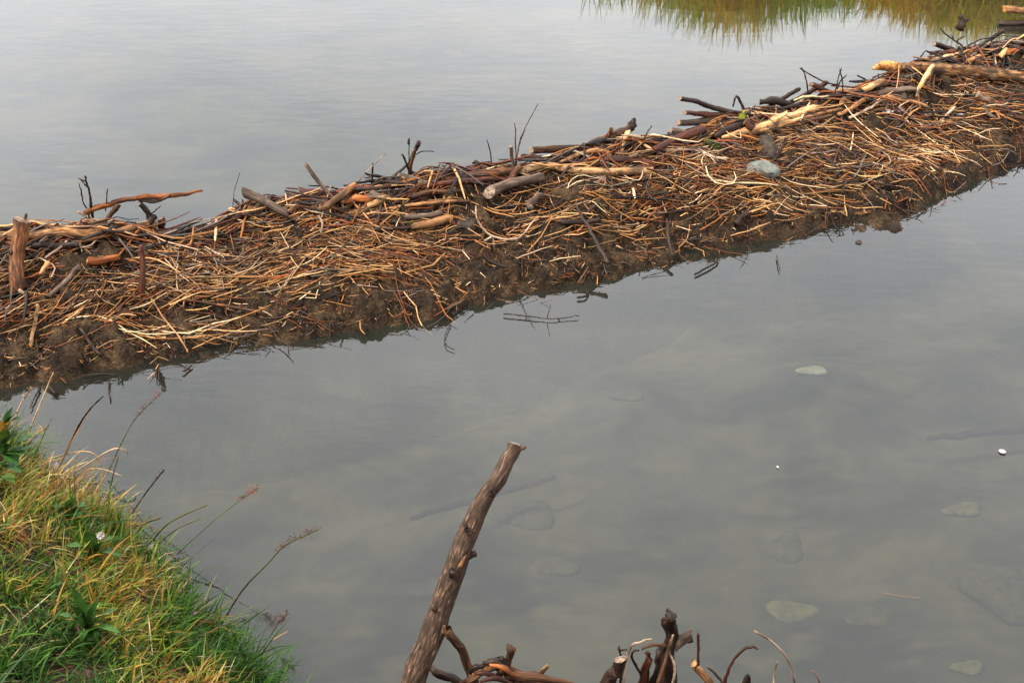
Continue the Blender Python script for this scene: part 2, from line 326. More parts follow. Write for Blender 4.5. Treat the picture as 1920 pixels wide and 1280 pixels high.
def tube(P, R, ns=8, rough=.0, capped=(True, True), seed=0, flat=1.0):
    """one tube; returns V, F(list), UV, end rings"""
    r_ = np.random.default_rng(seed); n = len(P); T, S, N = frames(P); A = np.linspace(0, 2 * np.pi, ns, endpoint=False)
    R = np.broadcast_to(np.asarray(R, float), (n,))
    ln = np.concatenate([[0], np.cumsum(np.linalg.norm(np.diff(P, axis=0), axis=1))])
    rr = np.ones((n, ns))
    if rough:
        for k in range(1, 4):
            ph, fq = r_.random() * 6.3, r_.uniform(.6, 2.2) / (R.mean() * 6)
            rr += rough / k * np.sin(k * A[None] + ph + ln[:, None] * fq * 3 * k) * (.6 + .4 * np.sin(ln[:, None] * fq * 5 + ph))
        rr += rough * .6 * (r_.random((n, ns)) - .5)
        rr *= (1 + rough * 1.1 * np.interp(np.linspace(0, 1, n), np.linspace(0, 1, 6), r_.uniform(-1, 1, 6)))[:, None]
    V = P[:, None] + (R[:, None] * rr)[..., None] * (np.cos(A)[None, :, None] * S[:, None] + flat * np.sin(A)[None, :, None] * N[:, None])
    for e_, sg in ((0, -1), (n - 1, 1)):                              # slanted, splintered ends
        if rough: V[e_] += T[e_][None] * (R[e_] * (r_.uniform(-.8, .8) * np.cos(A - r_.random() * 6.3) + (r_.uniform(-.35, .5, ns) if capped[min(e_, 1)] else 0)))[:, None]
    V = V.reshape(-1, 3); F = []
    for i in range(n - 1):
        for j in range(ns):
            F.append((i * ns + j, i * ns + (j + 1) % ns, (i + 1) * ns + (j + 1) % ns, (i + 1) * ns + j))
    UV = np.stack([np.tile(np.abs(A / np.pi - 1) * R.mean() * np.pi, n), np.repeat(ln, ns)], -1)
    if capped[0]: F.append(tuple(range(ns - 1, -1, -1)))
    if capped[1]: F.append(tuple((n - 1) * ns + j for j in range(ns)))
    return V, F, UV, ns
CNT = [0]
def rod(name, mat, P, R, parent=None, rough=.0, wob=.0, cut='', flat=1.0, ns=None, n=None, origin=None):
    """a stick as one mesh object, with a cut_face child at the ends named in cut ('s' start, 'e' end)"""
    CNT[0] += 1; r_ = np.random.default_rng(CNT[0] + 500); P = np.asarray(P, float)
    length = np.linalg.norm(np.diff(P, axis=0), axis=1).sum(); rm = np.mean(R)
    n = n or int(np.clip(length / (rm * 1.6), 7, 30)); C = catmull(P, n)
    if wob:
        w_ = r_.normal(0, 1, (n, 3)); w_ = np.stack([np.convolve(np.pad(w_[:, k], 2, 'edge'), np.ones(5) / 5, 'valid') for k in range(3)], -1)
        w_[0] = w_[-1] = 0; C = C + w_ * wob * rm
    Rr = np.interp(np.linspace(0, 1, n), np.linspace(0, 1, len(np.atleast_1d(R))), np.atleast_1d(R))
    ns = ns or (12 if rm > .022 else 8 if rm > .01 else 6)
    org = C[0] if origin is None else origin
    V, F, UV, ns = tube(C, Rr, ns, rough, ('s' not in cut, 'e' not in cut), CNT[0], flat)
    me = mesh(name, V - org, F, uv=UV)
    o = put(name, me, M[mat], parent, org if parent is None else (0, 0, 0))
    T, S, N = frames(C)
    for k, ring, tdir in ((0, V[:ns], -T[0]), (1, V[-ns:], T[-1])):
        if ('s', 'e')[k] not in cut: continue
        c0 = ring.mean(0); inn = c0 + (ring - c0) * .55 + tdir * Rr[-k] * .22 + r_.normal(0, .04, ring.shape) * Rr[-k]
        VV_ = np.vstack([ring, inn, [c0 + tdir * Rr[-k] * .30]]) - org
        FF = [(j, (j + 1) % ns, ns + (j + 1) % ns, ns + j) for j in range(ns)] + [(ns + j, ns + (j + 1) % ns, 2 * ns) for j in range(ns)]
        if k == 0: FF = [f[::-1] for f in FF]
        put('cut_face', mesh('cut_face', VV_, FF, smooth=False), M['gnaw' if mat in ('orange', 'tan', 'cream') else 'cutpale' if mat == 'front' else 'cut'], o, (0, 0, 0))
    return o
def pts_world(pts, rpx, mode, lean=0.0, dy=0.0):
    """photo points to points in the scene: on the mound, or above the crest line; 'v' stands in a vertical plane through its first point"""
    W3 = []
    for k, p in enumerate(pts):
        px, py = p[0], p[1]
        if mode == 'v' and k > 0:
            b = W3[0]; q_ = at_y(px, py, b[1])
            for _ in range(3): q_ = at_y(px, py, b[1] + lean * (q_[2] - b[2]))
        elif mode == 'w': q_ = at_z(px, py, .012)
        else:
            b = march(px, py); l_ = np.mean(rpx) * depth(b) / FPX * .75 + .022; q_ = march(px, py, l_)
            if dy: q_ = at_y(px, py, q_[1] + dy)
        W3.append(q_)
    return np.array(W3)
def stick(name, label, cat, mat, rpx, pts, mode='s', cut='', rough=.10, wob=.35, kids=(), group=None, lean=0.0, flat=1.0, dy=0.0, bury=0.0):
    rough = rough * 1.35 if rough else 0; wob *= 1.5; rpx = np.atleast_1d(rpx) * (.84 if np.mean(rpx) > 3 else .9)
    P = pts_world(pts, rpx, mode, lean, dy)
    if mode == 'v': P[0] -= (P[1] - P[0]) / np.linalg.norm(P[1] - P[0]) * (.03 + bury)
    R = np.atleast_1d(rpx) * np.mean([depth(p) for p in P]) / FPX
    o = rod(name, mat, P, R, None, rough, wob, cut, flat)
    tag(o, label, cat, group)
    org = np.array(o.location)
    for kn, km, kr, kp in kids:
        y0 = np.array([P[np.argmin([abs(project(*p_)[0] - kq[0]) + abs(project(*p_)[1] - kq[1]) for p_ in P])][1] for kq in kp])
        KP = np.array([at_y(kq[0], kq[1], y0[0]) for kq in kp])
        rod(kn, km, KP, np.atleast_1d(kr) * depth(KP[0]) / FPX, o, .08, .3, origin=org)
    return o




# ------------------------------------------------------------------ logs, sticks and twigs one can pick out in the photo
TW = 'side_twig'
S = stick
# left end
S('stake', 'thick upright barked stake with splintered top at the far left edge', 'stake', 'stake', [19, 17, 19, 20], [(33, 520), (30, 485), (37, 445), (41, 412)], 'v', 'e', .10, .2,
  kids=[('splinter', 'bark', [5, 2], [(46, 415), (49, 401)]), ('knot', 'dark', [5, 4], [(22, 474), (17, 472)])], lean=.7, bury=.05)
S('log', 'long flaky barked log lying on the crest behind the left stake', 'log', 'barkyel', [14, 14, 12, 9], [(-60, 449), (60, 441), (180, 434), (292, 424)], 's', 'e', .13, .4)
S('log', 'dark wet log lying under the flaky log at left edge', 'log', 'dark', [9, 8], [(-50, 467), (60, 462), (150, 458)], 's', 'e', .12, .3)
S('branch', 'curved orange brown branch jutting out over the water above left crest', 'branch', 'orange', [6.5, 6, 6, 5, 3.2], [(160, 400), (215, 379), (262, 370), (320, 367), (378, 358)], 's', '', .14, .3,
  kids=[(TW, 'dark', [4, 3], [(262, 376), (290, 377), (318, 368)])])
S('branch', 'short grey brown prop under the curved orange branch, left one', 'branch', 'bark', [8, 5], [(222, 383), (198, 416)], 's', '', .12)
S('branch', 'dark bent stub under the curved orange branch, right one', 'branch', 'dark', [6, 7, 8], [(262, 382), (276, 400), (281, 418)], 's', 's', .12, kids=[(TW, 'dark', [1.6, .8], [(280, 404), (302, 386)])])
S('log', 'small black knobbly stump end on crest at right of bent stub', 'log', 'dark', [9, 8], [(288, 408), (274, 428)], 's', 's', .15)
S('log', 'stubby dark purple log end on crest above pale litter', 'log', 'red', [9, 7], [(303, 410), (303, 428)], 's', 's', .15)
S('twig', 'forked dark twig standing upright left of the curved orange branch', 'twig', 'dark', [3.6, 3, 2.6], [(173, 398), (168, 362), (159, 330)], 'v', '', .15, .5, kids=[(TW, 'bark', [1.6, 1], [(160, 340), (147, 334)]), (TW, 'bark', [1.4, .8], [(163, 350), (152, 338)])])
S('twig', 'thin bent dark twig beside the forked upright twig', 'twig', 'dark', [2, 1.2], [(164, 398), (155, 370), (149, 345)], 'v', '', .1, .8)
S('twig', 'short thin upright twig rising above the orange branch', 'twig', 'dark', [1.6, 1.1], [(199, 385), (200, 368), (202, 354)], 'v')
S('driftwood', 'bleached forked root tangled over the flaky log', 'driftwood', 'pale', [2.8, 2.8, 2.4], [(146, 397), (170, 408), (190, 420), (203, 436)], 's', '', .1, .5, kids=[(TW, 'pale', [2, 1.4], [(190, 420), (212, 412)])])
S('driftwood', 'long bleached stick crossing in front of the flaky log', 'driftwood', 'pale', [2.2, 2.6, 2.2], [(84, 484), (118, 460), (138, 438), (166, 414)], 's', '', .1, .4, kids=[(TW, 'pale', [2.2, 1.8], [(138, 436), (112, 420)])])
S('driftwood', 'bleached curling root looping down below the flaky log', 'driftwood', 'pale', [2.2, 1.8], [(203, 412), (192, 432), (180, 452), (160, 463), (130, 460)], 's', '', .1, .4)
S('driftwood', 'pale wiry root arching right of the looping root', 'driftwood', 'pale', [1.8, 1.6], [(205, 425), (225, 437), (250, 436), (275, 447)], 's', '', .1, .5)
S('driftwood', 'pale bent twig below the left stake top', 'driftwood', 'pale', [2, 1.6], [(60, 480), (88, 490), (102, 502), (95, 520)], 's', '', .1, .5)
S('stick', 'reddish split stick poking up from litter below the stub', 'stick', 'red', [7, 7, 5], [(268, 548), (267, 510), (263, 462)], 'v', '', .14, .3, lean=.3)
S('stick', 'grey brown stick slanting down to left below white roots', 'stick', 'grey', [7, 5], [(148, 500), (120, 530), (90, 556)], 's', 's')
S('stick', 'short yellow cut peg among pale twigs near left stake', 'stick', 'tan', [7, 5], [(90, 494), (78, 515)], 's', 's')
S('driftwood', 'small pale forked chip below the left stake', 'wood chip', 'pale', [5, 3], [(33, 532), (38, 545), (47, 552)], 's')
S('stick', 'pale yellow peeled stick pointing down to water at far left', 'stick', 'cream', [4, 4.5], [(70, 570), (66, 608), (57, 648)], 's', 'e', .1, .4)
S('stick', 'short brown log end buried under litter near red split stick', 'stick', 'orange', [9, 8], [(165, 488), (222, 482)], 's', 's')
S('stick', 'dark sunken stick slanting into mud at lower left', 'stick', 'dark', [4, 5], [(150, 615), (166, 640), (188, 666)], 's')
# crest, left middle
S('log', 'grey sawn-looking log tilted up out of the crest', 'log', 'grey', [11, 10, 9], [(457, 360), (492, 376), (540, 400)], 's', 's', .08, .2, dy=-.05)
S('twig', 'tiny black stub poking out beside the grey tilted log', 'twig', 'dark', [3.5, 3.5], [(438, 374), (454, 388)], 's')
S('twig', 'hair thin seeded stalk standing left of grey tilted log', 'twig', 'bark', [.9, .6], [(436, 400), (439, 360), (450, 324)], 'v')
S('stick', 'bare grey curved stick rising over the far water', 'stick', 'grey', [4.8, 5, 4.5], [(621, 368), (594, 338), (573, 306)], 'v', '', .06, .15, lean=.2)
S('log', 'dark rounded log end among crest logs below curved grey stick', 'log', 'red', [10, 9, 8], [(562, 357), (610, 366), (668, 372)], 's', 's', .1, .3, dy=.04)
S('stick', 'slim dark stick pointing left under the dark rounded log', 'stick', 'grey', [4, 6, 6], [(537, 362), (570, 371), (618, 380)], 's', '', .1, .3)
S('stick', 'short cut brown stick leaning up right across the dark log', 'stick', 'tan', [7, 8, 8], [(604, 391), (635, 370), (663, 348)], 's', 'e', .08, .2, dy=-.06)
S('stick', 'rusty orange inner bark slab on crest', 'stick', 'orange', [8, 9, 7], [(640, 377), (670, 372), (700, 374)], 's', '', .25, .5)
S('stick', 'peeled cream chunk lying right of the leaning cut stick', 'stick', 'cream', [6, 8], [(684, 389), (727, 373)], 's', 'e', .12)
S('stick', 'grey weathered block of driftwood next to cream chunk', 'stick', 'grey', [10, 9], [(696, 364), (745, 374)], 's', 's', .12)
S('stick', 'reddish brown bark piece above the cream chunk', 'stick', 'red', [5, 6], [(632, 360), (690, 354), (730, 352)], 's', '', .16)
S('stick', 'brown peg sticking out of litter left of slanting sticks', 'stick', 'tan', [6, 6], [(540, 397), (558, 386)], 's', 'e')
S('twig', 'jagged black forked twig above the cream chunk', 'twig', 'dark', [2, 3.2, 3], [(684, 324), (705, 331), (735, 336), (765, 340)], 's', '', .2, .6, kids=[(TW, 'dark', [2, 1.5], [(697, 350), (698, 330), (699, 306)]), (TW, 'dark', [2, 1.4], [(700, 331), (684, 334)])])
S('twig', 'dark twig lying level below the jagged black twig', 'twig', 'dark', [2, 4, 4], [(644, 348), (680, 342), (715, 338), (760, 341)], 's', '', .15, .4)
S('reed_stem', 'pale straight reed pointing up right over water near jagged twig', 'reed', 'pale', [1.2, .9], [(670, 342), (698, 312), (723, 287)], 's', '', 0, 0)
S('stick', 'brown upright stick with black tip standing on the crest', 'stick', 'bark', [5, 4.5, 5], [(768, 330), (773, 300), (784, 270)], 'v', '', .1, .2, kids=[('tip', 'dark', [5.5, 4], [(783, 272), (786, 267)]), (TW, 'dark', [1.2, .8], [(780, 290), (792, 284), (814, 284)])])
S('twig', 'short dark twig leaning against the upright black tipped stick', 'twig', 'dark', [2, 2.6], [(766, 318), (760, 300), (753, 289)], 'v')
S('twig', 'thin stalk with a black bud behind the black tipped stick', 'twig', 'dark', [1, 1], [(766, 322), (767, 285), (767, 264)], 'v', kids=[('bud', 'dark', [2.4, 2], [(767, 271), (767, 260)])])
S('log', 'grey splintered log at foot of the black tipped stick', 'log', 'grey', [8, 7], [(744, 328), (770, 334), (800, 344)], 's', 's', .14)
for i, (lab, p) in enumerate([('wiry black twig curling up right of the black tipped stick', [(772, 322), (795, 328), (812, 326), (826, 308)]), ('black hooked twig at the right end of wiry twigs', [(800, 332), (812, 318), (826, 314), (833, 328)]), ('thin black twig at the base of wiry twigs', [(782, 336), (803, 326), (822, 322)])]):
    S('twig', lab, 'twig', 'dark', [2.4, 1.4], p, 's', '', .15, .7)
S('stick', 'long straight tan stick lying level below the grey block', 'stick', 'tan', [3, 4, 3.6], [(688, 402), (745, 388), (810, 380), (882, 377)], 's', '', .08, .3)
S('stick', 'long dark red stick on crest right of wiry twigs', 'stick', 'red', [5, 7, 6], [(790, 352), (850, 341), (905, 337), (962, 336)], 's', '', .12, .3)
S('stick', 'dark brown stick lying below the long dark red stick', 'stick', 'bark', [5, 6], [(745, 370), (800, 362), (870, 356)], 's', '', .12, .4)
S('log', 'peeled knobbed log with orange torn end in the middle slope', 'log', 'tan', [7, 9, 10], [(772, 424), (810, 416), (846, 411)], 's', 'e', .15, .3, kids=[('torn_bark', 'orange', [5, 3], [(842, 412), (860, 428)])])
S('stick', 'grey stick half buried left of the knobbed log', 'stick', 'grey', [6, 6], [(758, 408), (800, 405), (826, 398)], 's', '', .12)
S('stick', 'dark wet stick half buried under straw left of knobbed log', 'stick', 'dark', [6, 5], [(700, 432), (740, 428), (790, 424)], 's', '', .15)
# crest, centre
S('log', 'fat brown log with tapering left end on centre crest', 'log', 'bark', [5, 11, 12], [(850, 338), (905, 328), (968, 322)], 's', '', .1, .3)
S('log', 'bent grey bark log with brown end in front of cream trunk', 'log', 'grey', [12, 10, 9], [(918, 359), (958, 343), (1016, 331)], 's', 's', .1, .2, dy=-.03)
S('stick', 'short brown peg standing where grey log meets cream trunk', 'stick', 'bark', [6, 8], [(955, 338), (975, 314)], 's', 'e', .12, dy=-.03)
S('log', 'long peeled cream trunk lying level on centre crest', 'log', 'cream', [8, 9, 9, 10], [(972, 321), (1022, 310), (1072, 319), (1135, 322), (1222, 320)], 's', 'e', .07, .12, kids=[('knot', 'dark', [3, 2], [(1045, 309), (1049, 305)])])
S('twig', 'small dark forked stub poking over the cream trunk', 'twig', 'dark', [3, 2], [(1050, 333), (1068, 310)], 's', '', .15, dy=-.08, kids=[(TW, 'dark', [2, 1.4], [(1062, 318), (1072, 314)])])
S('stick', 'stubby dark bent stick on crest left of thin saplings', 'stick', 'dark', [5.5, 5, 5], [(888, 303), (902, 312), (912, 324)], 's', 's', .15)
S('stick', 'upright grey post stub at the foot of thin saplings', 'stick', 'grey', [4.5, 4], [(964, 318), (960, 295), (957, 275)], 'v', 'e')
S('twig', 'tall thin bare sapling arching right over the far water', 'twig', 'bark', [1.8, 1.3, .9], [(966, 315), (972, 275), (986, 238), (1009, 195)], 'v', '', .1, .8, kids=[(TW, 'bark', [1, .7], [(975, 262), (980, 250)])])
S('twig', 'thin straight twig standing left of the arching sapling', 'twig', 'bark', [1.6, 1.1], [(968, 300), (967, 262), (965, 232)], 'v', '', .1, .8)
S('twig', 'slim lone twig standing over the bent dark stick', 'twig', 'bark', [1.5, .9], [(923, 318), (920, 290), (914, 262)], 'v', '', .1, .8)
S('log', 'brown barked log with square cut left end on centre crest', 'log', 'bark', [9, 9, 8], [(996, 283), (1040, 279), (1100, 275)], 's', 's', .07, .2, dy=.05)
S('log', 'dark grey log lying under the square cut brown log', 'log', 'dark', [8, 7], [(974, 296), (1020, 297), (1080, 298)], 's', 's', .09, .2, dy=.03)
S('log', 'big broken branch with ragged end rising to the right', 'log', 'bark', [8, 11, 10], [(1050, 298), (1120, 268), (1186, 234)], 's', '', .16, .35, dy=.03, kids=[('ragged_end', 'dark', [10, 9, 5], [(1180, 238), (1186, 234), (1188, 226)]), (TW, 'bark', [5, 4], [(1112, 272), (1138, 256), (1146, 243)])])
S('stick', 'bright cream splinter propping the big broken branch', 'stick', 'cream', [5, 6], [(1160, 290), (1178, 246)], 's', '', .12, .2)
S('stick', 'tan arched peeled stick below the big broken branch', 'stick', 'tan', [4, 6, 4], [(1052, 304), (1095, 286), (1135, 284), (1146, 302)], 's', '', .1, .2)
S('stick', 'dark red log end behind right end of cream trunk', 'stick', 'red', [8, 7], [(1130, 300), (1185, 302), (1225, 308)], 's', '', .12)
S('stick', 'rust red split stick just above the cream trunk', 'stick', 'orange', [5, 4], [(1070, 306), (1110, 304), (1150, 302)], 's', '', .2)
S('stick', 'long silvery crooked stick running right from the cream splinter', 'stick', 'pale', [4, 4.5, 4.5, 4], [(1178, 296), (1215, 284), (1255, 281), (1300, 280), (1330, 292), (1362, 298)], 's', '', .08, .3)
S('twig', 'thin leaning twig between broken branch and red brown log', 'twig', 'dark', [1.6, 1.2], [(1204, 276), (1210, 256), (1222, 237)], 'v', '', .1, .5)
S('twig', 'small dark hooked twig at left end of red brown log', 'twig', 'dark', [2, 2], [(1205, 277), (1218, 270), (1223, 264)], 's')
S('log', 'red brown log leaning up to the right below dark sticks', 'log', 'red', [8, 10, 10], [(1226, 281), (1268, 262), (1318, 243)], 's', 'e', .06, .15, dy=-.02)
# crest, right of centre: the bundle of dark sticks
S('stick', 'topmost long dark stick of the bundle jutting left over water', 'stick', 'dark', [5, 6.5, 7], [(1275, 184), (1330, 198), (1392, 218)], 's', 's', .1, .3, dy=.04)
S('stick', 'second dark red stick of the bundle with red cut end', 'stick', 'red', [5.5, 6, 5], [(1284, 212), (1325, 216), (1372, 214)], 's', 's', .12, .3, dy=.03)
S('log', 'third grey brown rounded stick of the jutting bundle', 'log', 'grey', [7.5, 8, 7], [(1271, 231), (1330, 226), (1398, 223)], 's', 's', .08, .2, dy=.02)
S('log', 'lowest grey log stub of the jutting bundle', 'log', 'grey', [9, 8], [(1258, 245), (1292, 250)], 's', 's', .08, dy=.03)
S('stick', 'slim rust stick crossing below the grey brown rounded stick', 'stick', 'orange', [3, 3.4], [(1318, 238), (1360, 232), (1402, 224)], 's')
S('log', 'dark thick log behind the carved cream wood', 'log', 'dark', [9, 8], [(1340, 258), (1372, 244), (1402, 232)], 's', '', .1)
S('twig', 'black crooked twig arching above the yellow green leaf', 'twig', 'dark', [3.4, 2.6, 2], [(1398, 208), (1388, 192), (1379, 181), (1374, 200)], 's', '', .12, .4)
S('stick', 'long dark pole slanting up right to a cut tip', 'stick', 'dark', [6, 5.5, 5], [(1404, 222), (1450, 196), (1499, 167)], 's', 'e', .1, .2, dy=.02)
S('stick', 'brown pole slanting up right beside the long dark pole', 'stick', 'bark', [5, 5.5, 5.5], [(1466, 199), (1505, 180), (1551, 153)], 's', 'e', .1, .2, dy=.03)
S('stick', 'dark red thick stick sloping down to right under brown pole', 'stick', 'red', [6, 7, 6], [(1520, 158), (1556, 174), (1596, 186)], 's', 's', .12, .3)
S('log', 'dark grey knuckled log left of the brown pole', 'log', 'dark', [8, 7], [(1424, 192), (1450, 190), (1484, 198)], 's', 's', .2)
S('stick', 'brown stick lying level under the dark grey knuckled log', 'stick', 'bark', [5, 5], [(1402, 226), (1440, 216), (1480, 212)], 's')
S('stick', 'dark stick resting along top edge of carved cream wood', 'stick', 'dark', [4, 5], [(1420, 208), (1462, 203), (1500, 196)], 's')
S('log', 'bone pale carved knobbly wood lying along the crest', 'log', 'cream', [4, 8, 11, 11, 8], [(1352, 258), (1398, 246), (1448, 232), (1490, 216), (1532, 203)], 's', '', .17, .25, kids=[('knob', 'cream', [8, 4], [(1446, 230), (1476, 211)]), ('knob', 'tan', [6, 3], [(1405, 251), (1442, 243)]), ('knob', 'cream', [5, 3], [(1450, 240), (1500, 222)])])
S('stick', 'short reddish stub with pink end left of carved cream wood', 'stick', 'red', [9, 8], [(1398, 228), (1412, 240)], 's', 's', .1, dy=-.04)
S('stick', 'upright red brown stub at right end of carved cream wood', 'stick', 'red', [6, 6], [(1524, 202), (1542, 178)], 's', 'e')
for lab, p in [('left one of three crossed thin upright twigs', [(1564, 182), (1570, 155), (1577, 128)]), ('straight middle one of three crossed thin upright twigs', [(1581, 180), (1579, 152), (1574, 130)]), ('short slanting one of three crossed thin upright twigs', [(1568, 170), (1576, 152), (1587, 141)]), ('thin twig standing left of the brown pole tip', [(1514, 168), (1511, 148), (1503, 127)]), ('thin twig standing just left of the big gnawed log', [(1648, 158), (1648, 148), (1647, 138)])]:
    S('twig', lab, 'twig', 'dark', [1.7, 1.2], p, 'v', '', .1, .5)
S('twig', 'long thin twig slanting down right to the brown pole tip', 'twig', 'dark', [1.3, 2], [(1500, 128), (1522, 142), (1546, 154), (1570, 160)], 's')
S('twig', 'dark thin twig pointing left below the gnawed log tip', 'twig', 'dark', [2, 2], [(1608, 142), (1622, 149), (1636, 156)], 's')
S('stick', 'tan peeled stick below the bark shard', 'stick', 'tan', [7, 6], [(1580, 194), (1604, 168)], 's', '', .1)
S('stick', 'cream peeled stick pointing up to the gnawed log tip', 'stick', 'cream', [7, 7], [(1618, 170), (1656, 152)], 's', '', .1, dy=-.03)
S('bark_shard', 'curled rusty bark shard between two peeled sticks', 'bark', 'orange', [9, 7], [(1602, 174), (1616, 163)], 's', '', .35, flat=.5)
# big gnawed log and the right end
gl_ = S('log', 'largest log, beaver gnawed to an orange point, lying on right crest', 'log', 'barkyel', [11, 14, 14, 15, 16], [(1682, 128), (1750, 131), (1830, 137), (1930, 141), (2010, 146)], 's', '', .08, .2, dy=.03)
P_ = pts_world([(1684, 128), (1660, 125), (1636, 129)], 12, 's', dy=.03)
rod('gnawed_end', 'gnaw', P_, np.array([11.5, 11, 8, 2]) * depth(P_[0]) / FPX, gl_, .1, .15, origin=np.array(gl_.location))
S('stick', 'cream stick lying on top of the big gnawed log', 'stick', 'cream', [8, 7], [(1744, 120), (1798, 103)], 's', '', .12, dy=.03)
S('stick', 'tan peeled stick leaning down over the big gnawed log', 'stick', 'cream', [6, 6, 3.5], [(1749, 124), (1733, 150), (1722, 170)], 's', '', .1, dy=-.08, kids=[('tip', 'pale', [3, 1.6], [(1724, 166), (1718, 181)])])
S('stick', 'tan stick lying right of cream stick above gnawed log', 'stick', 'tan', [5, 5], [(1804, 121), (1842, 104)], 's', '', .1)
S('stick', 'dark blunt stick on far right crest pointing left', 'stick', 'dark', [6, 6, 5], [(1751, 83), (1778, 92), (1806, 103)], 's', 's', .1, .2, dy=.05)
S('stick', 'long dark purple stick running to right edge on crest', 'stick', 'red', [4, 6, 6, 5], [(1744, 100), (1795, 96), (1850, 86), (1930, 68)], 's', '', .08, .3, dy=.04)
S('stick', 'dark thick branch slanting up right at far right crest', 'stick', 'dark', [5, 5, 3.5], [(1820, 96), (1852, 78), (1884, 57)], 's', '', .12, .3, dy=.03)
S('twig', 'thin forked twig arching left above far right crest', 'twig', 'dark', [2.2, 1.6, 1], [(1806, 88), (1784, 72), (1770, 62), (1764, 52)], 's', '', .1, .4, kids=[(TW, 'dark', [1.6, 1], [(1795, 78), (1800, 72), (1809, 69)]), (TW, 'dark', [1.2, .8], [(1788, 72), (1783, 66)])])
S('twig', 'dark slender twig rising left of the cream stick', 'twig', 'dark', [2, 1.6], [(1716, 116), (1726, 108), (1734, 97)], 's')
S('twig', 'straight black twig crossing the cream stick', 'twig', 'dark', [2.4, 2], [(1737, 96), (1765, 108), (1790, 118)], 's', dy=-.03)
S('twig', 'thin curved twig behind dark thick branch at right', 'twig', 'dark', [1.8, 1.4], [(1815, 86), (1840, 74), (1870, 70)], 's')
S('stick', 'grey stick lying level at right edge of crest', 'stick', 'grey', [4, 5], [(1862, 86), (1930, 76)], 's', '', .1)
S('stick', 'cream stub standing among sticks at right edge', 'stick', 'cream', [6, 6], [(1875, 108), (1886, 92)], 's', 'e')
S('stick', 'orange brown stub beside the cream stub at right edge', 'stick', 'orange', [6, 5], [(1888, 98), (1912, 92)], 's')
S('stick', 'pale thin stick slanting up right between dark sticks', 'stick', 'pale', [3, 3], [(1820, 106), (1856, 80)], 's')
S('stick', 'pale upright sliver in front of the far right sticks', 'stick', 'pale', [2.5, 3], [(1866, 124), (1862, 98)], 's')
S('stick', 'grey stump standing in litter below the gnawed log', 'stick', 'grey', [6, 6], [(1694, 186), (1690, 150)], 's', '', .12)
S('stick', 'long tan stick sloping down right below the gnawed log', 'stick', 'tan', [5, 5, 4], [(1662, 180), (1706, 192), (1742, 204)], 's', '', .1, .3)
S('stick', 'broad grey wood slab lying below the gnawed log', 'stick', 'grey', [9, 8], [(1648, 176), (1700, 170), (1722, 168)], 's', '', .12, flat=.6)
S('stick', 'pale straight stick standing out in the right litter', 'stick', 'pale', [3, 3.4], [(1754, 236), (1791, 201)], 's', '', .05, .2)
S('stick', 'grey short stub below the right part of gnawed log', 'stick', 'grey', [7, 6], [(1832, 178), (1856, 190)], 's', 's', .14)
S('stick', 'grey bent root going down from the short stub', 'stick', 'grey', [5, 4], [(1848, 196), (1850, 210), (1866, 222)], 's')
S('stick', 'tan stick slanting up right towards the bark shard', 'stick', 'tan', [4, 5], [(1572, 214), (1600, 200), (1630, 184)], 's')
S('stick', 'long pale grey stick sloping up right below the bark shard', 'stick', 'pale', [3, 3], [(1592, 222), (1625, 206), (1652, 188)], 's')
S('stick', 'tan stick lying level right of carved cream wood', 'stick', 'tan', [5, 4], [(1500, 222), (1545, 212), (1580, 206)], 's')
S('stick', 'dark brown stick below the carved cream wood', 'stick', 'bark', [4.5, 5], [(1470, 236), (1520, 226), (1560, 218)], 's')
# on the slope
S('stick', 'dark slanting stick running down the middle slope to water', 'stick', 'dark', [3, 4.5, 4.5], [(1078, 384), (1105, 432), (1140, 492)], 's', '', .1, .4, dy=-.04)
S('stick', 'dark grey stick stuck upright in mud right of slanting stick', 'stick', 'dark', [4, 3.5], [(1263, 480), (1254, 440), (1250, 412)], 's', '', .1, .5, dy=-.04)
S('driftwood', 'long pale curving root in the middle of the slope', 'driftwood', 'pale', [1.8, 2, 2, 1.6], [(892, 386), (896, 415), (922, 442), (970, 447), (1000, 414), (1010, 408)], 's', '', .05, .3, dy=-.03, kids=[(TW, 'pale', [1.6, 1.3], [(924, 442), (928, 475), (938, 494)]), (TW, 'pale', [1.8, 1.4], [(924, 442), (890, 464), (852, 498)])])
S('driftwood', 'small white crooked twig below the leaning cut stick', 'driftwood', 'pale', [2.4, 2], [(598, 404), (604, 418), (602, 437)], 's', '', .1, .4, dy=-.02)
S('stick', 'grey stub lying in the litter right of the bent grey log', 'stick', 'grey', [8, 8], [(992, 386), (1010, 366)], 's', 's', .12)
S('stick', 'dark wet stick lying level above the golden straw in middle', 'stick', 'dark', [6, 7], [(1048, 414), (1090, 416), (1126, 410)], 's', '', .14)
S('stick', 'dark stick slanting right of the wet level stick', 'stick', 'dark', [4, 3], [(1095, 408), (1120, 380)], 's')
S('stick', 'dark clotted stick end near the water in the right middle', 'stick', 'dark', [7, 6], [(1380, 420), (1402, 396)], 's', '', .15)
S('reed_stem', 'longest pale reed slanting right down towards the water at left', 'reed', 'tan', [1.8, 1.8], [(284, 560), (310, 600), (334, 628), (352, 660)], 's', '', 0, .3, dy=-.03)
S('stick', 'dark thin stick lying level in the mud at left', 'stick', 'bark', [2.2, 3], [(330, 560), (400, 570), (490, 585)], 's', '', .06, .3)
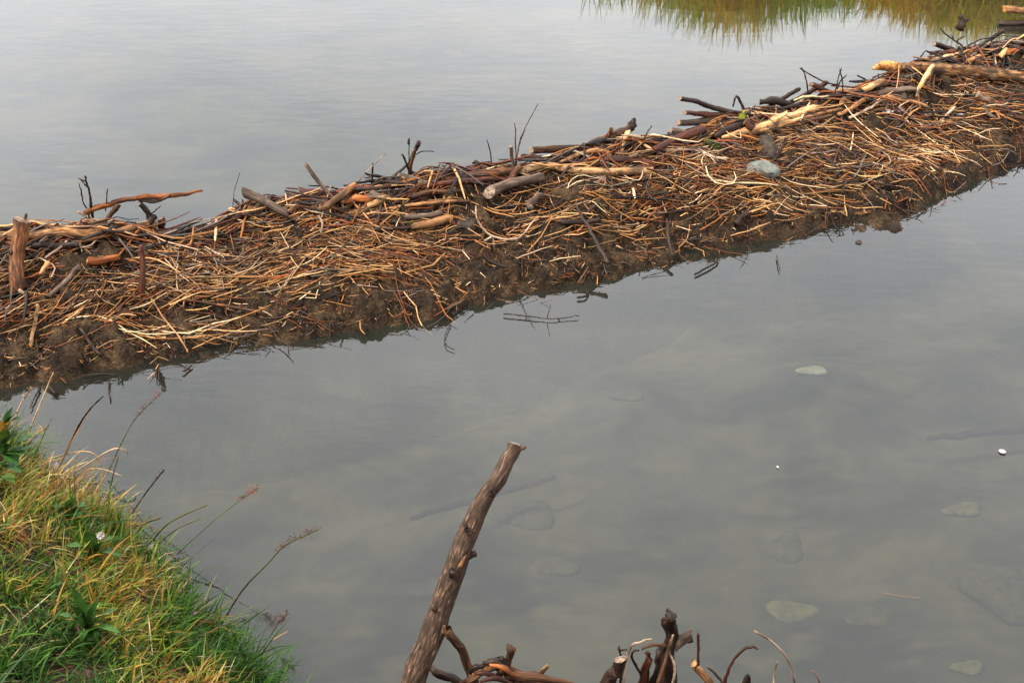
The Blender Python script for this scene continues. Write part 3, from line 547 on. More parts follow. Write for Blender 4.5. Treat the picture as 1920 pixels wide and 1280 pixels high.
# at the water: one floating twig, then reflections of crest twigs modelled as rods
S('twig', 'black branching twig lying on the water in front of the dam', 'twig', 'dark', [1.3, 1.2, .8], [(944, 588), (985, 592), (1030, 597), (1086, 592)], 'w', '', .1, .9, kids=[(TW, 'dark', [.8, .5], [(1026, 596), (1032, 572)]), (TW, 'dark', [.8, .5], [(1044, 597), (1068, 612)]), (TW, 'dark', [.8, .5], [(985, 592), (1002, 612), (1034, 630)])])
S('twig', 'hooked black twig reflection, modelled solid, left of branching twig', 'twig', 'dark', [1.1, .9], [(845, 605), (834, 632), (838, 648), (852, 655)], 'w', '', .1, .4)
S('twig', 'bent black twig reflection, modelled solid, at the waterline in the centre', 'twig', 'dark', [2, 2.4], [(1104, 544), (1098, 555), (1084, 558)], 'w')
S('twig', 'black forked twig reflection, modelled solid, at the waterline right of centre', 'twig', 'dark', [2.2, 2], [(1303, 514), (1330, 500), (1345, 490)], 'w', '', .1, .3, kids=[(TW, 'dark', [1.5, 1], [(1345, 490), (1352, 512)])])
S('twig', 'small black twig reflection, modelled solid, at the waterline at left', 'twig', 'dark', [3, 1.6], [(344, 696), (352, 690), (360, 684)], 'w', kids=[(TW, 'dark', [1.2, .8], [(355, 692), (366, 704)])])
S('twig', 'short black stick reflection, modelled solid, at the left waterline', 'twig', 'dark', [4, 3], [(92, 724), (106, 738)], 'w', '', .15)
S('twig', 'thin bent black twig reflection, modelled solid, in water at far left', 'twig', 'dark', [2, 1.5], [(74, 728), (64, 748), (56, 766)], 'w', '', .1, .5)
S('twig', 'short upright black twig reflection, modelled solid, near left grass tip', 'twig', 'dark', [1.8, 1.6], [(205, 712), (204, 732), (207, 748)], 'w', '', .1, .5)
for i, (lab, p) in enumerate([('left one of two short twig reflections, modelled solid, at the left waterline', [(292, 693), (294, 714)]), ('right one of two short twig reflections, modelled solid, at the left waterline', [(298, 692), (297, 714)]), ('tiny twig reflection, modelled solid, at the waterline below the pale rush tuft', [(540, 648), (541, 658)]), ('hair thin twig reflection, modelled solid, in the water below the muddy shelf', [(1456, 480), (1462, 508)])]):
    S('twig', lab, 'twig', 'dark', [1.3, 1], p, 'w')  # dark rods standing in for mirrored twigs
# far right corner
S('log', 'pinkish tan log end at top right corner across the water', 'log', 'tan', [8, 8], [(1880, 34), (1935, 38)], 'w', 's', .1, .2).location.z += .06
S('log', 'dark sunken plank under the tan log at top right', 'log', 'dark', [9, 10], [(1872, 43), (1940, 43)], 'w', '', .1, .2, flat=.6)
S('stump', 'small black broken stump standing in water near top right', 'stump', 'dark', [9, 8, 4], [(1804, 46), (1803, 38), (1801, 29)], 'v', '', .3, .3, kids=[('prong', 'dark', [5, 3], [(1808, 40), (1816, 37)])])

# ------------------------------------------------------------------ stones
def pebble(name, label, mat, px, py, wx, wy, z=None, cat='stone', parent=None, tall=.6, rot=0, dip=.35, group=None, rgh=.16):
    c = march(px, py) if z is None else at_z(px, py, z); s = depth(c) / FPX; r_ = np.random.default_rng(int(px * 7 + py))
    n, m = 10, 14; V = []
    for i in range(n + 1):
        th = math.pi * i / n
        for j in range(m):
            ph = 2 * math.pi * j / m; V.append((math.sin(th) * math.cos(ph), math.sin(th) * math.sin(ph), math.cos(th)))
    V = np.array(V); k = r_.normal(0, 1, (4, 3)); ph = r_.random(4) * 6
    V = V * (1 + rgh * sum(np.sin(V @ k[i] * 1.6 + ph[i]) for i in range(4)) / 2)[:, None]
    vh = wy * s / .62
    V = V * np.array([wx * s, vh, vh * tall]); cr_, sr_ = math.cos(rot), math.sin(rot)
    V = V @ np.array([[cr_, sr_, 0], [-sr_, cr_, 0], [0, 0, 1]])
    F = [(i * m + j, (i + 1) * m + j, (i + 1) * m + (j + 1) % m, i * m + (j + 1) % m) for i in range(n) for j in range(m)]
    if z is not None and z < -.03:                                  # sunken stones sit on the bed
        bz = float(Bedz(np.array([c[0]]), np.array([c[1]]))[0])
        for _ in range(3): c = at_z(px, py, bz); bz = float(Bedz(np.array([c[0]]), np.array([c[1]]))[0])
        dip = .5; V[:, :2] *= (1 + .18 * np.sin(np.arctan2(V[:, 1] / vh, V[:, 0] / wx / s) * 3 + px)[:, None])
    o = put(name, mesh(name, V, F), M[mat], None, c + np.array([0, 0, vh * tall * (1 - dip * 2)]))
    tag(o, label, cat, group); return o
pebble('stone', 'large smooth grey green stone resting on the straw', 'st_grey', 1427, 330, 29, 13, tall=.8, rot=-.2, dip=.12, rgh=.12)
pebble('stone', 'pink brown stone under the cream trunk', 'st_pink', 1128, 340, 14, 7, tall=.9)
pebble('stone', 'lilac white stone left of the pink brown stone', 'st_pale', 1100, 345, 12, 5)
pebble('stone', 'white pebble on litter below the tan sloping stick', 'st_pale', 1665, 211, 12, 4.5)
pebble('stone', 'pink pebble right next to the white pebble', 'st_pink', 1686, 208, 9, 4.5)
pebble('stone', 'long pale stone in right litter, centre of three', 'st_pale', 1738, 216, 11, 4)
pebble('stone', 'small white stone in right litter, rightmost of three', 'st_pale', 1801, 217, 9, 3)
pebble('stone', 'tiny white stone in the red straw of the left middle', 'st_pale', 669, 467, 6, 4)
pebble('shell', 'small white shell like chip on bare mud at left', 'white', 570, 535, 6, 3, cat='shell', tall=.4)
pebble('stone', 'pale stone fragment behind the bent grey log end', 'st_pale', 912, 366, 8, 5)
pebble('mud_clod', 'large dark mud clod below the carved cream wood', 'clod', 1438, 282, 26, 16, cat='mud clod', tall=.7, rgh=.5)
pebble('mud_clod', 'dark mud clod below the knobbed log', 'clod', 868, 425, 22, 14, cat='mud clod', tall=.7, rgh=.5)
pebble('stone', 'pale flat stone just under the water at right', 'st_sub', 1525, 695, 29, 9, -.06, tall=.35)
pebble('stone', 'yellow olive stone under water near the right edge', 'st_olive', 1808, 955, 40, 12, -.14, tall=.4, rot=.2)
pebble('stone', 'dim pale stone under water left of the pale flat stone', 'st_dim', 1180, 742, 30, 9, -.10, tall=.4)
pebble('stone', 'dim round olive stone deep under water right of centre', 'st_dim', 1475, 1028, 38, 26, -.18, tall=.4)
pebble('stone', 'dim wide olive stone near bottom above the bleached twig', 'st_olive', 1490, 1145, 55, 20, -.25, tall=.3)
pebble('stone', 'dim olive stone near bottom right of the wide one', 'st_dim', 1625, 1158, 40, 18, -.18, tall=.35)
pebble('stone', 'large dim boulder under water at the right edge', 'st_dim', 1885, 1110, 80, 48, -.22, tall=.35)
pebble('stone', 'dim pale stone under water at the bottom right', 'st_olive', 1815, 1252, 30, 12, -.15, tall=.4)
pebble('stone', 'dim brown stone under water right of the front pole', 'st_dim', 985, 965, 65, 28, -.22, tall=.35)
pebble('stone', 'dim stone under water near lower centre', 'st_dim', 1040, 1062, 50, 18, -.22, tall=.35)
pebble('wood_chip', 'bright white chip floating on water at right', 'white', 1879, 846, 7, 4, .004, 'wood chip', tall=.3, rot=-.5)
pebble('wood_chip', 'tiny white fleck floating on water, left of the white chip', 'white', 1458, 875, 2.5, 2, .003, 'wood chip', tall=.3)
pebble('mud_clod', 'tiny black clod in water off the muddy shelf', 'clod', 1610, 455, 6, 3.5, .0, 'mud clod')
for lab, p, z in [('dark sunken branch under water behind the front pole', [(770, 972), (870, 942), (960, 918), (1042, 894)], -.13), ('dark sunken branch under water at the right edge', [(1740, 820), (1820, 812), (1950, 804)], -.13)]:
    P_ = np.array([at_z(x, y, z) for x, y in p]); o = rod('sunken_branch', 'dark', P_, np.array([5.5, 7, 5.5]) * depth(P_[0]) / FPX, None, .15, .4); tag(o, lab, 'branch')
P_ = np.array([at_z(x, y, -.06) for x, y in [(1655, 1112), (1725, 1122)]]); tag(rod('sunken_branch', 'tan', P_, np.array([2, 3]) * depth(P_[0]) / FPX, None, .1, .3), 'short pale sunken twig under water near the boulder', 'branch')
# the lone leaf and green shoots on the crest
def leafblade(name, P, wid, colr, parent=None, mat='leaf', org=None, fold=.25, n=9):
    C = catmull(P, n); T, S_, N_ = frames(C); t = np.linspace(0, 1, n); ww = wid * np.sin(np.pi * (t * .92 + .06)) ** .8
    V = np.stack([C - S_ * ww[:, None] + N_ * (ww * fold)[:, None], C, C + S_ * ww[:, None] + N_ * (ww * fold)[:, None]], 1).reshape(-1, 3)
    F = []
    for i in range(n - 1):
        for j in range(2): F.append((i * 3 + j, i * 3 + j + 1, i * 3 + j + 4, i * 3 + j + 3))
    org = C[0] if org is None else org
    return put(name, mesh(name, V - org, F, cols=np.tile(colr, (len(V), 1))), M[mat], parent, org if parent is None else (0, 0, 0))
b = march(1393, 238); k = depth(b) / FPX
tag(leafblade('leaf', [b, at_y(1391, 222, b[1] - .01), at_y(1396, 206, b[1])], 6 * k, (.15, .165, .015)), 'single yellow green leaf standing against the dark sticks', 'leaf')
for lab, x, y, h_ in [('small green grass tuft at left of two tufts below dark sticks', 1328, 282, 26), ('small green grass tuft at right of two tufts below dark sticks', 1346, 284, 18)]:
    b = march(x, y); k = depth(b) / FPX; e = bpy.data.objects.new('grass_tuft', None); col.objects.link(e); e.location = b; tag(e, lab, 'grass')
    for dx, f_ in ((-7, .8), (-2, 1), (4, .8), (9, .5), (14, .3)):
        leafblade('blade', [b, at_y(x + dx * .6, y - h_ * f_ * .6, b[1]), at_y(x + dx * 1.6, y - h_ * f_, b[1])], 1.6 * k, (.08, .12, .015), e, 'grass', b, n=6)

# ------------------------------------------------------------------ reeds, twigs and litter matted over the dam
def many_tubes(P, R, ns, flat=.7):
    """P (M,N,3) centre lines, R (M,N) radii: vertices and faces of all tubes at once"""
    Mn, N = P.shape[:2]; T, S_, N_ = frames(P); A = np.linspace(0, 2 * np.pi, ns, endpoint=False) + .4
    V = P[:, :, None] + R[:, :, None, None] * (np.cos(A)[None, None, :, None] * S_[:, :, None] + flat * np.sin(A)[None, None, :, None] * N_[:, :, None])
    i, j = np.meshgrid(np.arange(N - 1), np.arange(ns), indexing='ij'); a = i * ns + j; b = i * ns + (j + 1) % ns
    f = np.stack([a, b, b + ns, a + ns], -1).reshape(-1, 4)
    F = (f[None] + (np.arange(Mn) * N * ns)[:, None, None]).reshape(-1, 4)
    return V, F
PAL = np.array([(.34, .195, .080), (.26, .132, .046), (.20, .080, .018), (.155, .044, .008), (.082, .024, .007), (.032, .014, .007), (.012, .007, .0045), (.135, .108, .080), (.062, .045, .034), (.44, .32, .19)])
def palette(n, wts):
    w_ = np.array(wts, float); c = PAL[rng.choice(len(PAL), n, p=w_ / w_.sum())]
    return c * rng.uniform(.24, .86, (n, 1)) * np.array([1, .94, .88]) * (1 + rng.normal(0, .04, (n, 3)))
N_PT = 7; LAST = {}
def lay(x, y, ang, ln, lift, tilt, bend, kink):
    """centre lines of stems lying on the mound"""
    n = len(x); t = np.linspace(-.5, .5, N_PT); kk = np.where(rng.random(n) < kink, rng.normal(0, 1.0, n), 0); kp = rng.uniform(-.3, .3, n)
    a = ang[:, None] + bend[:, None] * t[None] + np.where(t[None] > kp[:, None], kk[:, None], 0) + rng.normal(0, .045, (n, N_PT))
    st = ln[:, None] / (N_PT - 1); dx, dy = np.cos(a) * st, np.sin(a) * st
    X = np.cumsum(dx, 1); Y = np.cumsum(dy, 1); X = X - X.mean(1, keepdims=True) + x[:, None]; Y = Y - Y.mean(1, keepdims=True) + y[:, None]
    Z = samp(HB, X, Y); zc = np.maximum(Z, -.015)
    zs = zc * .55 + zc.mean(1, keepdims=True) * .45                     # stems bridge small hollows
    zs = np.maximum(zs, zc) + lift[:, None] + tilt[:, None] * t[None] * ln[:, None] + .012 * bend[:, None] * (t[None] ** 2)
    P = np.stack([X, Y, zs], -1); wet = Z.min(1) < .015
    LAST['keep'] = ~(wet & (rng.random(n) < .8)); return P
def spread(n, dens):
    xs, ys = [], []; got = 0
    while got < n:
        x = rng.uniform(-3.0, 4.3, n * 2); t = rng.uniform(-.10, 1.12, n * 2); W_, C_ = Wf(x), Cf(x); y = np.where(t < 1, W_ + t * (C_ - W_), C_ + (t - 1) * .6)
        px, py = project(x, y, samp(HB, x, y)); ok = rng.random(n * 2) < dens(x, y, t, px, py)
        ok &= (px > -150) & (px < 2080); xs.append(x[ok]); ys.append(y[ok]); got += ok.sum()
    return np.concatenate(xs)[:n], np.concatenate(ys)[:n]
def d_reed(x, y, t, px, py):
    lo = np.interp(px, [0, 350, 900, 1300, 1480, 1600, 1920], [.26, .40, .48, .36, .26, .14, .12])
    d = np.clip((t - lo) / .13, .035, 1); patch = np.clip(.42 + 2.4 * fbm(x, y, 2.6, 3, 1), .05, 1)
    return d * patch * np.clip((1.10 - t) / .08, 0, 1) * np.interp(t, [.72, .9], [1, .3])
def d_mud(x, y, t, px, py): return np.clip((t + .06) / .1, 0, 1) * np.clip((1.12 - t) / .1, 0, 1)
AX = .30
# golden drifts: centre px, spread px, angle of the stems, palette
DR = [(1660, 295, 75, 26, -.55, 'g', 190), (1560, 345, 80, 20, .1, 'g', 90), (1740, 300, 40, 18, -.8, 'g', 70), (1500, 395, 70, 14, -.1, 'g', 60), (1390, 385, 60, 22, .5, 'g', 120), (1110, 415, 90, 18, .35, 'g', 120),
      (700, 482, 70, 20, -.2, 'r', 160), (620, 505, 110, 24, .3, 'g', 130), (480, 520, 90, 20, .45, 'g', 180), (350, 545, 90, 14, .5, 'g', 120), (180, 575, 90, 20, .7, 'o', 150), (90, 590, 80, 20, .8, 'o', 100),
      (480, 415, 80, 16, .5, 'g', 140), (330, 432, 50, 8, .4, 'g', 60), (350, 632, 55, 9, .12, 'p', 30), (880, 445, 120, 22, .25, 'g', 120), (1450, 330, 80, 26, .15, 'o', 110), (1850, 250, 60, 24, -.2, 'o', 110), (1800, 190, 90, 20, .0, 'o', 140), (1500, 255, 90, 20, .3, 'o', 120), (1300, 330, 90, 26, .3, 'o', 140)]
WT = {'g': (5, 5, 4, 2, .8, .4, 0, .6, .2, 2.5), 'r': (1.2, 1.2, 3, 5, 3, .5, 0, .3, .2, .8), 'o': (1.5, 2, 4, 4, 2.4, .8, .4, .4, .5, .7), 'p': (4, 3, 2, 1, .3, 0, 0, 1, 0, 4),
      'mix': (.9, 1.3, 2.2, 2.8, 3.0, 2.8, 2.2, .5, .9, .5), 'dark': (.4, .8, 1.1, 1.2, 1.6, 2.4, 2.2, .5, .9, .2), 'bits': (1, 1.2, 1.6, 1.2, 2.2, 3, 2.5, .6, 1, .6), 'stick': (.4, .8, .8, .8, 1.5, 3, 3, .5, 1.5, .4), 'grey': (.8, .8, .6, .3, .8, 1.0, .8, 3, 2.5, 1.5)}
def batch(n, dens, wt, L0, L1, R0, R1, sd, lift, ang=AX, kink=.2, tilt=.10, bend=.22):
    x, y = spread(n, dens)
    a = np.where(rng.random(n) < .16, rng.uniform(-1.57, 1.57, n), rng.normal(ang, sd, n))
    ln = rng.uniform(0, 1, n) ** 1.6 * (L1 - L0) + L0
    P = lay(x, y, a, ln, rng.uniform(0, lift, n), rng.normal(0, tilt, n), rng.normal(0, bend, n), kink)
    k_ = LAST['keep']; return P[k_], rng.uniform(R0, R1, n)[k_], palette(n, WT[wt])[k_]
sets = []          # matted mass (below)
sets.append(batch(8000, d_mud, 'bits', .012, .055, .0010, .0028, 1.0, .008, kink=.3))
sets.append(batch(4500, d_mud, 'dark', .02, .09, .0014, .0036, .8, .010, kink=.3))
sets.append(batch(6200, d_reed, 'mix', .02, .14, .0011, .0032, .36, .024))
sets.append(batch(3600, d_reed, 'dark', .03, .24, .0016, .0048, .4, .02))
sets.append(batch(600, d_reed, 'grey', .06, .28, .0014, .003, .6, .03, kink=.5, bend=1.1))
sets.append(batch(900, lambda x, y, t, px, py: np.clip(1 - np.abs(t - .95) / .16, 0, 1), 'dark', .10, .5, .003, .009, .45, .05, kink=.3))
x_, y_ = spread(90, lambda x, y, t, px, py: (np.abs(t) < .1) * 1.0)                # snags across the waterline
P_ = lay(x_, y_, rng.uniform(-1.5, 1.5, 90), rng.uniform(.06, .26, 90), rng.uniform(.0, .03, 90), rng.normal(0, .3, 90), rng.normal(0, .6, 90), .5)
sets.append((P_, rng.uniform(.0014, .0042, 90), palette(90, WT['dark'])))
for (cx, cy, sx, sy, ang, wt, n) in DR:
    px = rng.normal(cx, sx, n); py = rng.normal(cy, sy, n); C_ = np.array([march(a, b) for a, b in zip(px, py)])
    keep = (C_[:, 1] < Cf(C_[:, 0]) - .02) & (C_[:, 2] > .01); C_ = C_[keep][::2] if wt in 'go' else C_[keep]; m = len(C_)
    ln = rng.uniform(.06, .30, m) if wt != 'p' else rng.uniform(.2, .5, m)
    P = lay(C_[:, 0], C_[:, 1], rng.normal(ang * .75, .30, m), ln, rng.uniform(.004, .035, m), rng.normal(0, .12, m), rng.normal(0, .28, m), .15)
    k_ = LAST['keep']; sets.append((P[k_], rng.uniform(.0016, .0038, m)[k_], (palette(m, WT[wt]) * (1.25 if wt in 'gp' else 1))[k_]))
P1, R1, C1 = batch(270, d_reed, 'g', .08, .34, .0020, .0042, .5, .02); P1[..., 2] += .022       # individual reeds
P2, R2, C2 = batch(220, d_reed, 'dark', .14, .50, .003, .0075, .45, .02, kink=.3); P2[..., 2] += .016    # individual twigs
P3, R3, C3 = batch(80, d_reed, 'grey', .15, .45, .0028, .0046, .7, .03, kink=.7, bend=1.6); P3[..., 2] += .022

P4, R4, C4 = batch(70, lambda x, y, t, px, py: np.clip(1 - np.abs(t - .96) / .12, 0, 1), 'stick', .18, .55, .005, .012, .36, .02, kink=.15, tilt=.22, bend=.25); P4[..., 2] += .012   # loose sticks on the crest
def grow(P, R, C, ns=4, flat=.75):
    n, N = P.shape[:2]; tp = np.interp(np.linspace(0, 1, N), [0, .1, .8, 1], [.75, 1, .9, .45])
    V, F = many_tubes(P, R[:, None] * tp[None] * rng.uniform(.85, 1.15, (n, N)), ns, flat)
    return V, F, np.repeat(C, N * ns, 0)
allP = np.concatenate([s_[0] for s_ in sets]); allR = np.concatenate([s_[1] for s_ in sets]); allC = np.concatenate([s_[2] for s_ in sets])
V, F, CC = grow(allP, allR, allC)
tag(put('reed_litter', mesh('reed_litter', V.reshape(-1, 3), F, cols=CC, smooth=False), M['straw']), 'matted broken reeds, twigs and bark litter covering the dam', 'litter', kind='stuff')
def where(px, t):
    return ('upper' if t > .55 else 'lower') + ' slope of the ' + ('left third' if px < 640 else 'middle third' if px < 1280 else 'right third')
def individuals(name, Pn, Rn, Cn, what, cat, grp, ns=5):
    V, F, CC = grow(Pn, Rn, Cn, ns); nv_ = N_PT * ns; f1 = F[:len(F) // len(Pn)]
    for k in range(len(Pn)):
        org = Pn[k, N_PT // 2]; me = mesh(name, V[k].reshape(-1, 3) - org, f1, cols=CC[k * nv_:(k + 1) * nv_])
        o = put(name, me, M['straw'], None, org); px, py = project(*org); W_, C_ = Wf(org[:1])[0], Cf(org[:1])[0]
        r_, g_, b_ = Cn[k]; hue = ('pale' if b_ > .36 * r_ else 'golden' if g_ > .46 * r_ else 'rusty') if cat == 'reed' else ('dark' if r_ < .04 else 'brown') if cat in ('twig', 'stick') else ('white' if r_ > .11 else 'grey')
        z_ = where(px, (org[1] - W_) / (C_ - W_)); tag(o, f'{hue} {what} on {z_}', cat, f'{hue} {grp} on {z_}')
individuals('reed_stem', P1, R1, C1, 'loose reed stem lying', 'reed', 'reed stems')
individuals('twig', P2, R2, C2, 'thin twig lying loose', 'twig', 'loose twigs')
individuals('stick', P4, R4, C4, 'loose stick lying along crest', 'stick', 'crest sticks', 7)
individuals('rootlet', P3, R3, C3, 'thin crooked rootlet lying', 'root', 'rootlets')

# ------------------------------------------------------------------ front pole and the driftwood at the bottom edge
def fstick(name, label, cat, mat, rpx, pts, ydep, cut='', rough=.1, wob=.3, kids=(), flat=1.0):
    """pts with one depth (metres ahead of the camera) for each point or for all"""
    yd = np.broadcast_to(np.asarray(ydep, float), (len(pts),)); P = np.array([at_y(p[0], p[1], y_) for p, y_ in zip(pts, yd)])
    if name != 'pole': rpx = np.atleast_1d(rpx) * .86; rough *= 1.7; wob *= 2.2
    o = rod(name, mat, P, np.atleast_1d(rpx) * depth(P[0]) / FPX, None, rough, wob, cut, flat); tag(o, label, cat); org = np.array(o.location)
    for kn, km, kr, kp, ky in kids:
        KP = np.array([at_y(a[0], a[1], ky) for a in kp]); rod(kn, km, KP, np.atleast_1d(kr) * depth(KP[0]) / FPX, o, .12, .3, origin=org)
    return o
Y0 = 2.86
fstick('pole', 'tall bare barked pole with chopped pale top leaning right over water', 'pole', 'front', [25, 23, 20, 19, 16.5, 15, 13.5, 14.5], [(748, 1345), (803, 1215), (834, 1138), (870, 1038), (897, 968), (934, 896), (955, 858), (964, 833)], [2.80, 2.86, 2.90, 2.95, 2.99, 3.03, 3.06, 3.08], 'e', .10, .45,
       kids=[('side_branch', 'bark', [9, 8, 10], [(838, 1180), (868, 1225), (893, 1290)], 2.86), ('splinter', 'tan', [5, 2], [(832, 1185), (832, 1172)], 2.84), ('knot', 'dark', [8, 5, 2], [(884, 1000), (875, 990), (873, 980)], 2.95), ('knot', 'dark', [8, 5], [(874, 1044), (892, 1035)], 2.94),
             ('knot', 'dark', [7, 3], [(818, 1142), (810, 1138)], 2.87), ('knot', 'dark', [8, 6], [(852, 1076), (846, 1070)], 2.90), ('cut_lip', 'bark', [6, 3], [(972, 842), (984, 838)], 3.07), ('knot', 'dark', [7, 5], [(922, 930), (926, 918)], 2.98), ('bark_flake', 'tan', [4, 3, 1], [(862, 1062), (868, 1050), (874, 1040)], 2.88)])
fstick('stick', 'dark stick crossing low behind the foot of the front pole', 'stick', 'dark', [9, 9], [(808, 1252), (860, 1278), (920, 1310)], 2.92)
fstick('log', 'orange streaked torn log end at bottom edge right of front pole', 'log', 'bark', [22, 22, 18, 13, 9], [(872, 1292), (905, 1268), (945, 1262), (1000, 1275), (1080, 1305)], [2.86, 2.86, 2.87, 2.88, 2.9], '', .34, .9,
       kids=[('side_twig', 'bark', [10, 8, 9], [(940, 1262), (955, 1225), (958, 1212)], 2.85), ('side_twig', 'dark', [7, 6], [(958, 1270), (945, 1240), (938, 1232)], 2.84), ('side_twig', 'tan', [5, 4], [(1008, 1268), (1020, 1255), (1028, 1248)], 2.86),
             ('bark_flake', 'orange', [3, 7, 3], [(918, 1246), (945, 1252), (965, 1268)], 2.81), ('bark_flake', 'red', [3, 6, 2], [(890, 1262), (915, 1262), (945, 1276)], 2.80), ('bark_flake', 'dark', [4, 9, 5], [(905, 1244), (928, 1240), (950, 1250)], 2.83), ('bark_flake', 'red', [3, 6, 3], [(900, 1278), (930, 1270), (965, 1284)], 2.79), ('bark_flake', 'dark', [4, 7, 3], [(880, 1262), (892, 1250), (908, 1250)], 2.81)])
fstick('stick', 'long brown stick lying out right from the torn log', 'stick', 'bark', [12, 9, 5], [(960, 1262), (1020, 1272), (1085, 1285)], 2.84, '', .14)
fstick('root', 'twisted dark root standing at the bottom with knobbed head', 'root', 'dark', [22, 18, 13, 13, 12, 9], [(1250, 1320), (1255, 1250), (1262, 1205), (1258, 1180), (1250, 1165), (1251, 1147)], 2.86, '', .22, .5,
       kids=[('knob', 'bark', [7, 5], [(1255, 1158), (1264, 1153)], 2.85), ('arm', 'grey', [10, 11], [(1262, 1212), (1282, 1198), (1297, 1189)], 2.87), ('rootlet', 'pale', [3, 2.5, 2], [(1258, 1300), (1265, 1250), (1254, 1220), (1262, 1190)], 2.80), ('rootlet', 'bark', [5, 4, 3], [(1235, 1280), (1248, 1240), (1258, 1200)], 2.80)])
fstick('stick', 'red brown split stick left of the twisted dark root', 'stick', 'red', [11, 11, 8], [(1205, 1320), (1210, 1262), (1214, 1222)], 2.86, '', .16)
fstick('stick', 'dark slanting stick tucked between red stick and twisted root', 'stick', 'dark', [12, 11, 8], [(1212, 1300), (1232, 1255), (1240, 1218)], 2.88, '', .18)
fstick('log', 'dark blurred log end rising at bottom left of the root cluster', 'log', 'dark', [17, 15, 12], [(1128, 1310), (1148, 1265), (1163, 1235)], 2.84, 'e', .12)
fstick('twig', 'pale mottled twig curving up right over the root cluster', 'twig', 'pale', [3.2, 3.4, 2.6, 1.4], [(1166, 1300), (1172, 1255), (1182, 1215), (1204, 1202), (1222, 1197)], 2.84, '', .12)
fstick('twig', 'thin dark upright twig left of pale mottled twig', 'twig', 'dark', [2.6, 2.2], [(1163, 1290), (1164, 1245), (1161, 1212)], 2.87, kids=[('side_twig', 'dark', [2, 1.6], [(1163, 1219), (1176, 1217)], 2.87)])
fstick('twig', 'bent brown twig hooking left above the red split stick', 'twig', 'bark', [3.5, 4, 4], [(1204, 1215), (1225, 1209), (1250, 1212)], 2.85)
fstick('twig', 'dark thin looping twig left of the red split stick', 'twig', 'dark', [3, 3, 2], [(1200, 1260), (1188, 1238), (1187, 1222), (1198, 1219)], 2.85)
fstick('stick', 'crooked tan stick with blunt top and an upright twig', 'stick', 'tan', [10, 8, 8], [(1340, 1300), (1318, 1262), (1302, 1243)], 2.86, '', .12, kids=[('side_twig', 'bark', [3, 2.4], [(1308, 1248), (1310, 1220), (1309, 1186)], 2.86)])
fstick('twig', 'grey thin twig slanting right of the crooked tan stick', 'twig', 'grey', [2.6, 2.6], [(1326, 1248), (1342, 1264), (1362, 1290)], 2.86)
fstick('twig', 'arched reddish twig drooping right at the bottom', 'twig', 'red', [5, 3.4, 3, 2], [(1356, 1292), (1368, 1250), (1392, 1220), (1408, 1211), (1421, 1216)], 2.86)
fstick('twig', 'long bleached white twig curving down right at the bottom', 'twig', 'pale', [2, 2.8, 3, 3.2], [(1415, 1182), (1446, 1202), (1470, 1226), (1486, 1262), (1492, 1300)], 2.86, '', .05, .15)
fstick('twig', 'short pale upright twig left of the long bleached twig', 'twig', 'pale', [2.2, 1.6], [(1450, 1295), (1452, 1265), (1457, 1240)], 2.86)
fstick('twig', 'small pale curved twig tip right of the long bleached twig', 'twig', 'pale', [2.6, 2.2], [(1540, 1300), (1534, 1272), (1524, 1257)], 2.86)
fstick('stick', 'dark pointed stick end at the bottom below the arched twig', 'stick', 'dark', [14, 10, 4], [(1396, 1310), (1399, 1280), (1401, 1264)], 2.84, '', .15)

# ------------------------------------------------------------------ grass on the near bank
def ribbons(root, az, ln, droop, wid, N=5, lean=.5):
    n = len(ln); t = np.linspace(0, 1, N)
    th = lean[:, None] + droop[:, None] * t[None]                       # angle from the vertical, growing to the tip
    st = ln[:, None] / (N - 1); hx = np.cumsum(np.sin(th) * st, 1) - np.sin(th[:, :1]) * st; hz = np.cumsum(np.cos(th) * st, 1) - np.cos(th[:, :1]) * st
    P = np.stack([root[:, 0:1] + hx * np.cos(az)[:, None], root[:, 1:2] + hx * np.sin(az)[:, None], root[:, 2:3] + hz], -1)
    tw = rng.uniform(0, 3.14, n); S_ = np.stack([np.cos(tw), np.sin(tw), np.zeros(n)], -1)[:, None] * np.ones((1, N, 1))
    ww = wid[:, None] * np.interp(t, [0, .3, .7, 1], [.8, 1, .75, .08])[None]
    V = np.stack([P - S_ * ww[..., None], P + S_ * ww[..., None]], 2)
    i = np.arange(N - 1); f = np.stack([2 * i, 2 * i + 1, 2 * i + 3, 2 * i + 2], -1)
    F = (f[None] + (np.arange(n) * N * 2)[:, None, None]).reshape(-1, 4)
    return V.reshape(-1, 3), F
def bank_spots(n):
    xs, ys = [], []; got = 0
    while got < n:
        x = rng.uniform(-2.9, .1, n * 3); d = rng.uniform(-.03, 1.5, n * 3); y = Ef(x) - d / .72; z = Bank(x, y)
        px, py = project(x, y, z); ok = (px > -160) & (px < 640) & (py < 1500) & (y > 1.6)
        bare = (np.exp(-(((px - 10) / 60) ** 2 + ((py - 1165) / 42) ** 2)) + np.exp(-(((px - 130) / 130) ** 2 + ((py - 1262) / 34) ** 2))) > .4 + .25 * rng.random(n * 3)
        ok &= ~(bare & (rng.random(n * 3) < .6)); xs.append(x[ok]); ys.append(y[ok]); got += ok.sum()
    x, y = np.concatenate(xs)[:n], np.concatenate(ys)[:n]; return np.stack([x, y, Bank(x, y) - .01], -1)
NT_, PB = 1450, 13                                                     # tufts, blades in each
tc_ = bank_spots(NT_); NG = NT_ * PB; tid = np.repeat(np.arange(NT_), PB)
rt = tc_[tid] + np.concatenate([rng.normal(0, .022, (NG, 2)), np.zeros((NG, 1))], 1); rt[:, 2] = Bank(rt[:, 0], rt[:, 1]) - .01
dE = (Ef(rt[:, 0]) - rt[:, 1]) * .72
az = (rng.normal(.1, 1.0, NT_) + 1.6 * fbm(tc_[:, 0], tc_[:, 1], 2.6, 2, 1))[tid] + rng.normal(0, .65, NG)
